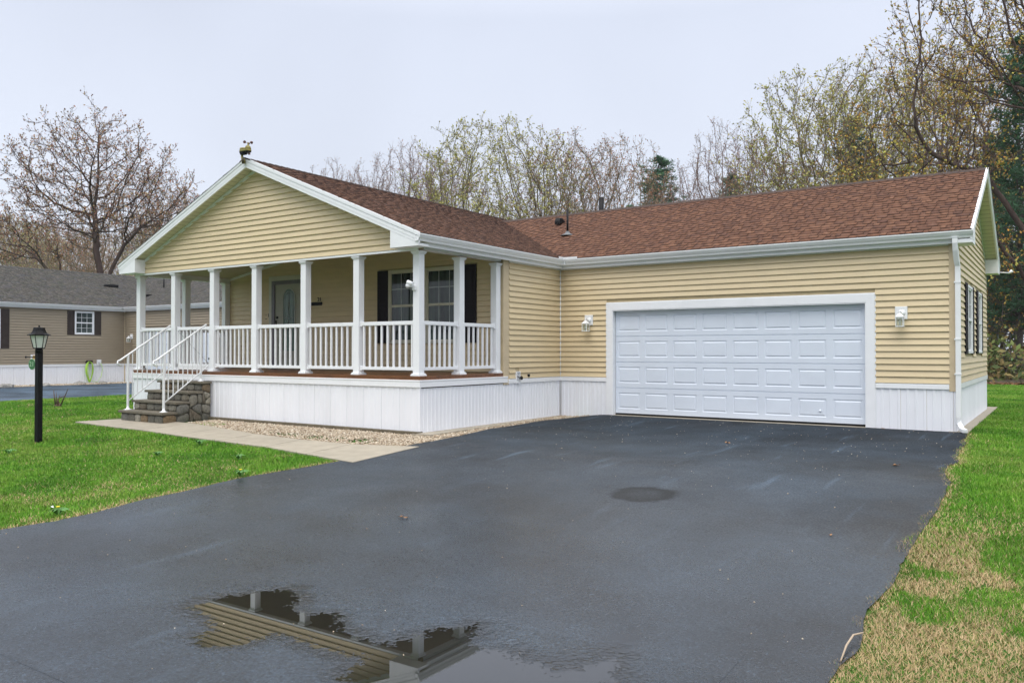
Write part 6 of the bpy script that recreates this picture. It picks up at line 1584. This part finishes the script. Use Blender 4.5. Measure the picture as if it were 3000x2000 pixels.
plant('pine', 2985, 39, .92, 10, 'dense dark pine right of the garage gable', G3); plant('pine', 3100, 50, 1.1, 100, 'tall pine beyond the right edge', G3); plant('pine', 2905, 62, 1.0, 210, 'pine deep in the wood right of the garage', G3); plant('pine', 2940, 50, .80, 310, 'smaller pine between the dark pine and the gable', G3)
UL = ['leafy understory tree at the wood edge closest to the garage corner', 'rusty understory tree at the wood edge behind the side lawn', 'green understory tree at the wood edge by the right picture edge', 'bushy young tree in the second row of the wood beside the gable', 'rusty young tree in the second row of the wood near the right edge'] + ['understory tree of the wood beyond the right picture edge'] * 2 + ['understory tree deepest in the wood beside the garage gable', 'understory tree deepest in the wood near the right edge'] + ['understory tree of the wood hidden behind the garage'] * 2 + ['understory tree of the wood beyond the right picture edge', 'understory tree of the wood hidden behind the garage', 'understory tree of the wood beyond the right picture edge']
for k, (px, D, s) in enumerate(((2905, 42, .85), (2950, 39.5, .8), (3010, 41, 1.0), (2925, 50, 1.1), (2990, 54, 1.2), (3090, 42, 1.0), (3180, 44, 1.1), (2880, 60, 1.3), (3060, 62, 1.3), (2830, 46, .9), (2700, 52, 1.0), (3300, 45, 1.1), (2600, 60, 1.1), (3420, 48, 1.2))):
    plant('bush', px, D, s, 53 * k, UL[k], 'understory at the wood edge', 'leaf_orange' if k % 3 == 1 else None)
# trees across the street behind the camera, mirrored in the windows
for k, (x, y, kd) in enumerate(((-14, -42, 'pine'), (-6, -46, 'fan'), (4, -44, 'pine'), (-24, -44, 'open'), (14, -46, 'fan'), (26, -40, 'pine'))):
    t = copy_tree(protos[kd]); t.location = (x, y, -.4); t.rotation_euler = (0, 0, k); t['label'] = ['tall pine across the street, mirrored at the left of the porch windows', 'spreading budding tree between two pines across the street', 'middle pine across the street behind the viewer', 'open budding tree farthest left across the street', 'spreading budding tree right of the middle pine across the street', 'pine farthest right across the street'][k]; t['category'] = 'tree'; t['group'] = 'trees across the street'
# thicket and litter at the wood edge
n_ = 26000; X = rng.uniform(3, 40, n_); Y = 23.0 + rng.gamma(2.0, 6.0, n_); Hh = rng.random(n_) ** 1.6 * (1.2 + 2.2 * vn(X, Y, .25, 71)) ; D_ = rng.normal(size=(n_, 3)); D_ /= np.linalg.norm(D_, axis=1, keepdims=True); S_ = np.cross(D_, rng.normal(size=(n_, 3))); S_ /= np.linalg.norm(S_, axis=1, keepdims=True)
C_ = np.stack([X, Y, Hh - .05], 1); s_ = rng.uniform(.08, .2, (n_, 1)); V = np.stack([C_, C_ + D_ * s_ + S_ * s_ * .5, C_ + D_ * s_ * 2, C_ + D_ * s_ - S_ * s_ * .5], 1).reshape(-1, 3)
np_mesh('undergrowth', V, np.arange(4 * n_).reshape(-1, 4), M['leaf_under'], rnd=np.repeat(rng.random(n_), 4), kind='stuff', label='green and brown undergrowth at the edge of the wood', cat='undergrowth')
n_ = 9000; X = rng.uniform(2, 30, n_); Y = rng.normal(22.3, .45, n_); C_ = np.stack([X, Y, gh(X, Y) + .01], 1); a = rng.uniform(0, 6.28, n_); s_ = rng.uniform(.04, .09, n_)
o1_ = np.stack([np.cos(a) * s_, np.sin(a) * s_, rng.uniform(0, .03, n_)], 1); o2_ = np.stack([-np.sin(a) * s_ * .7, np.cos(a) * s_ * .7, rng.uniform(0, .03, n_)], 1)
np_mesh('leaf_litter', np.stack([C_, C_ + o1_, C_ + o1_ + o2_, C_ + o2_], 1).reshape(-1, 3), np.arange(4 * n_).reshape(-1, 4), M['litter'], rnd=np.repeat(rng.random(n_), 4), kind='stuff', label='brown fallen leaves along the edge of the wood', cat='leaf litter')
V, F = grid_sheet(np.linspace(-40, 90, 40), np.linspace(22.2, 90, 30), lambda x, y: gh(x, y) - .015 + .12 * (vn(x, y, .3, 5) - .3) * ss(y, 23, 26))
np_mesh('forest_floor', V, F, mat('forest_floor', (.075, .055, .03), .95, .4, 2, bump=.6, bscale=10), kind='structure', smooth=True)

# overhead cables at the left
for k, (a_, b_, za, zb) in enumerate(((-120, 1110, 0, 0),)): pass
def cable(u0, v0, u1, v1, D0, D1, sag, label):
    A = CAM + pix_ray(u0, v0) * D0; B = CAM + pix_ray(u1, v1) * D1
    pts_ = [tuple(A.lerp(B, t) - Vector((0, 0, sag * 4 * t * (1 - t)))) for t in np.linspace(0, 1, 15)]
    MB().tube(pts_, .014, 5).build('overhead_cable', M['black'], None, label=label, cat='cable', group='overhead cables at the left')
cable(-300, 430, 560, 662, 40, 47, .25, 'upper black overhead cable crossing the large oak')
cable(-300, 556, 420, 726, 44, 70, .2, 'first of two thin cables below the oak limb'); cable(-300, 562, 420, 734, 44, 70, .22, 'second of two thin cables below the oak limb')

# ------------------------------------------------------------------ haze
HAZE = 0.0004
if HAZE:
    hz = MB().box(-230, 160, -70, 260, -1.5, 30).build('haze', None if False else M['white'], None, kind='stuff', label='thin rain mist over the whole place')
    hm = bpy.data.materials.new('haze'); hm.use_nodes = True; hn = hm.node_tree; hn.nodes.clear()
    ho = hn.nodes.new('ShaderNodeOutputMaterial'); pv = hn.nodes.new('ShaderNodeVolumePrincipled'); pv.inputs['Density'].default_value = HAZE; pv.inputs['Color'].default_value = (.93, .95, 1, 1)
    hn.links.new(pv.outputs[0], ho.inputs['Volume']); hz.data.materials.clear(); hz.data.materials.append(hm)
import sys; print('grass', n1, n2, 'tris', sum(len(o.data.polygons) for o in bpy.data.objects if o.type == 'MESH'))
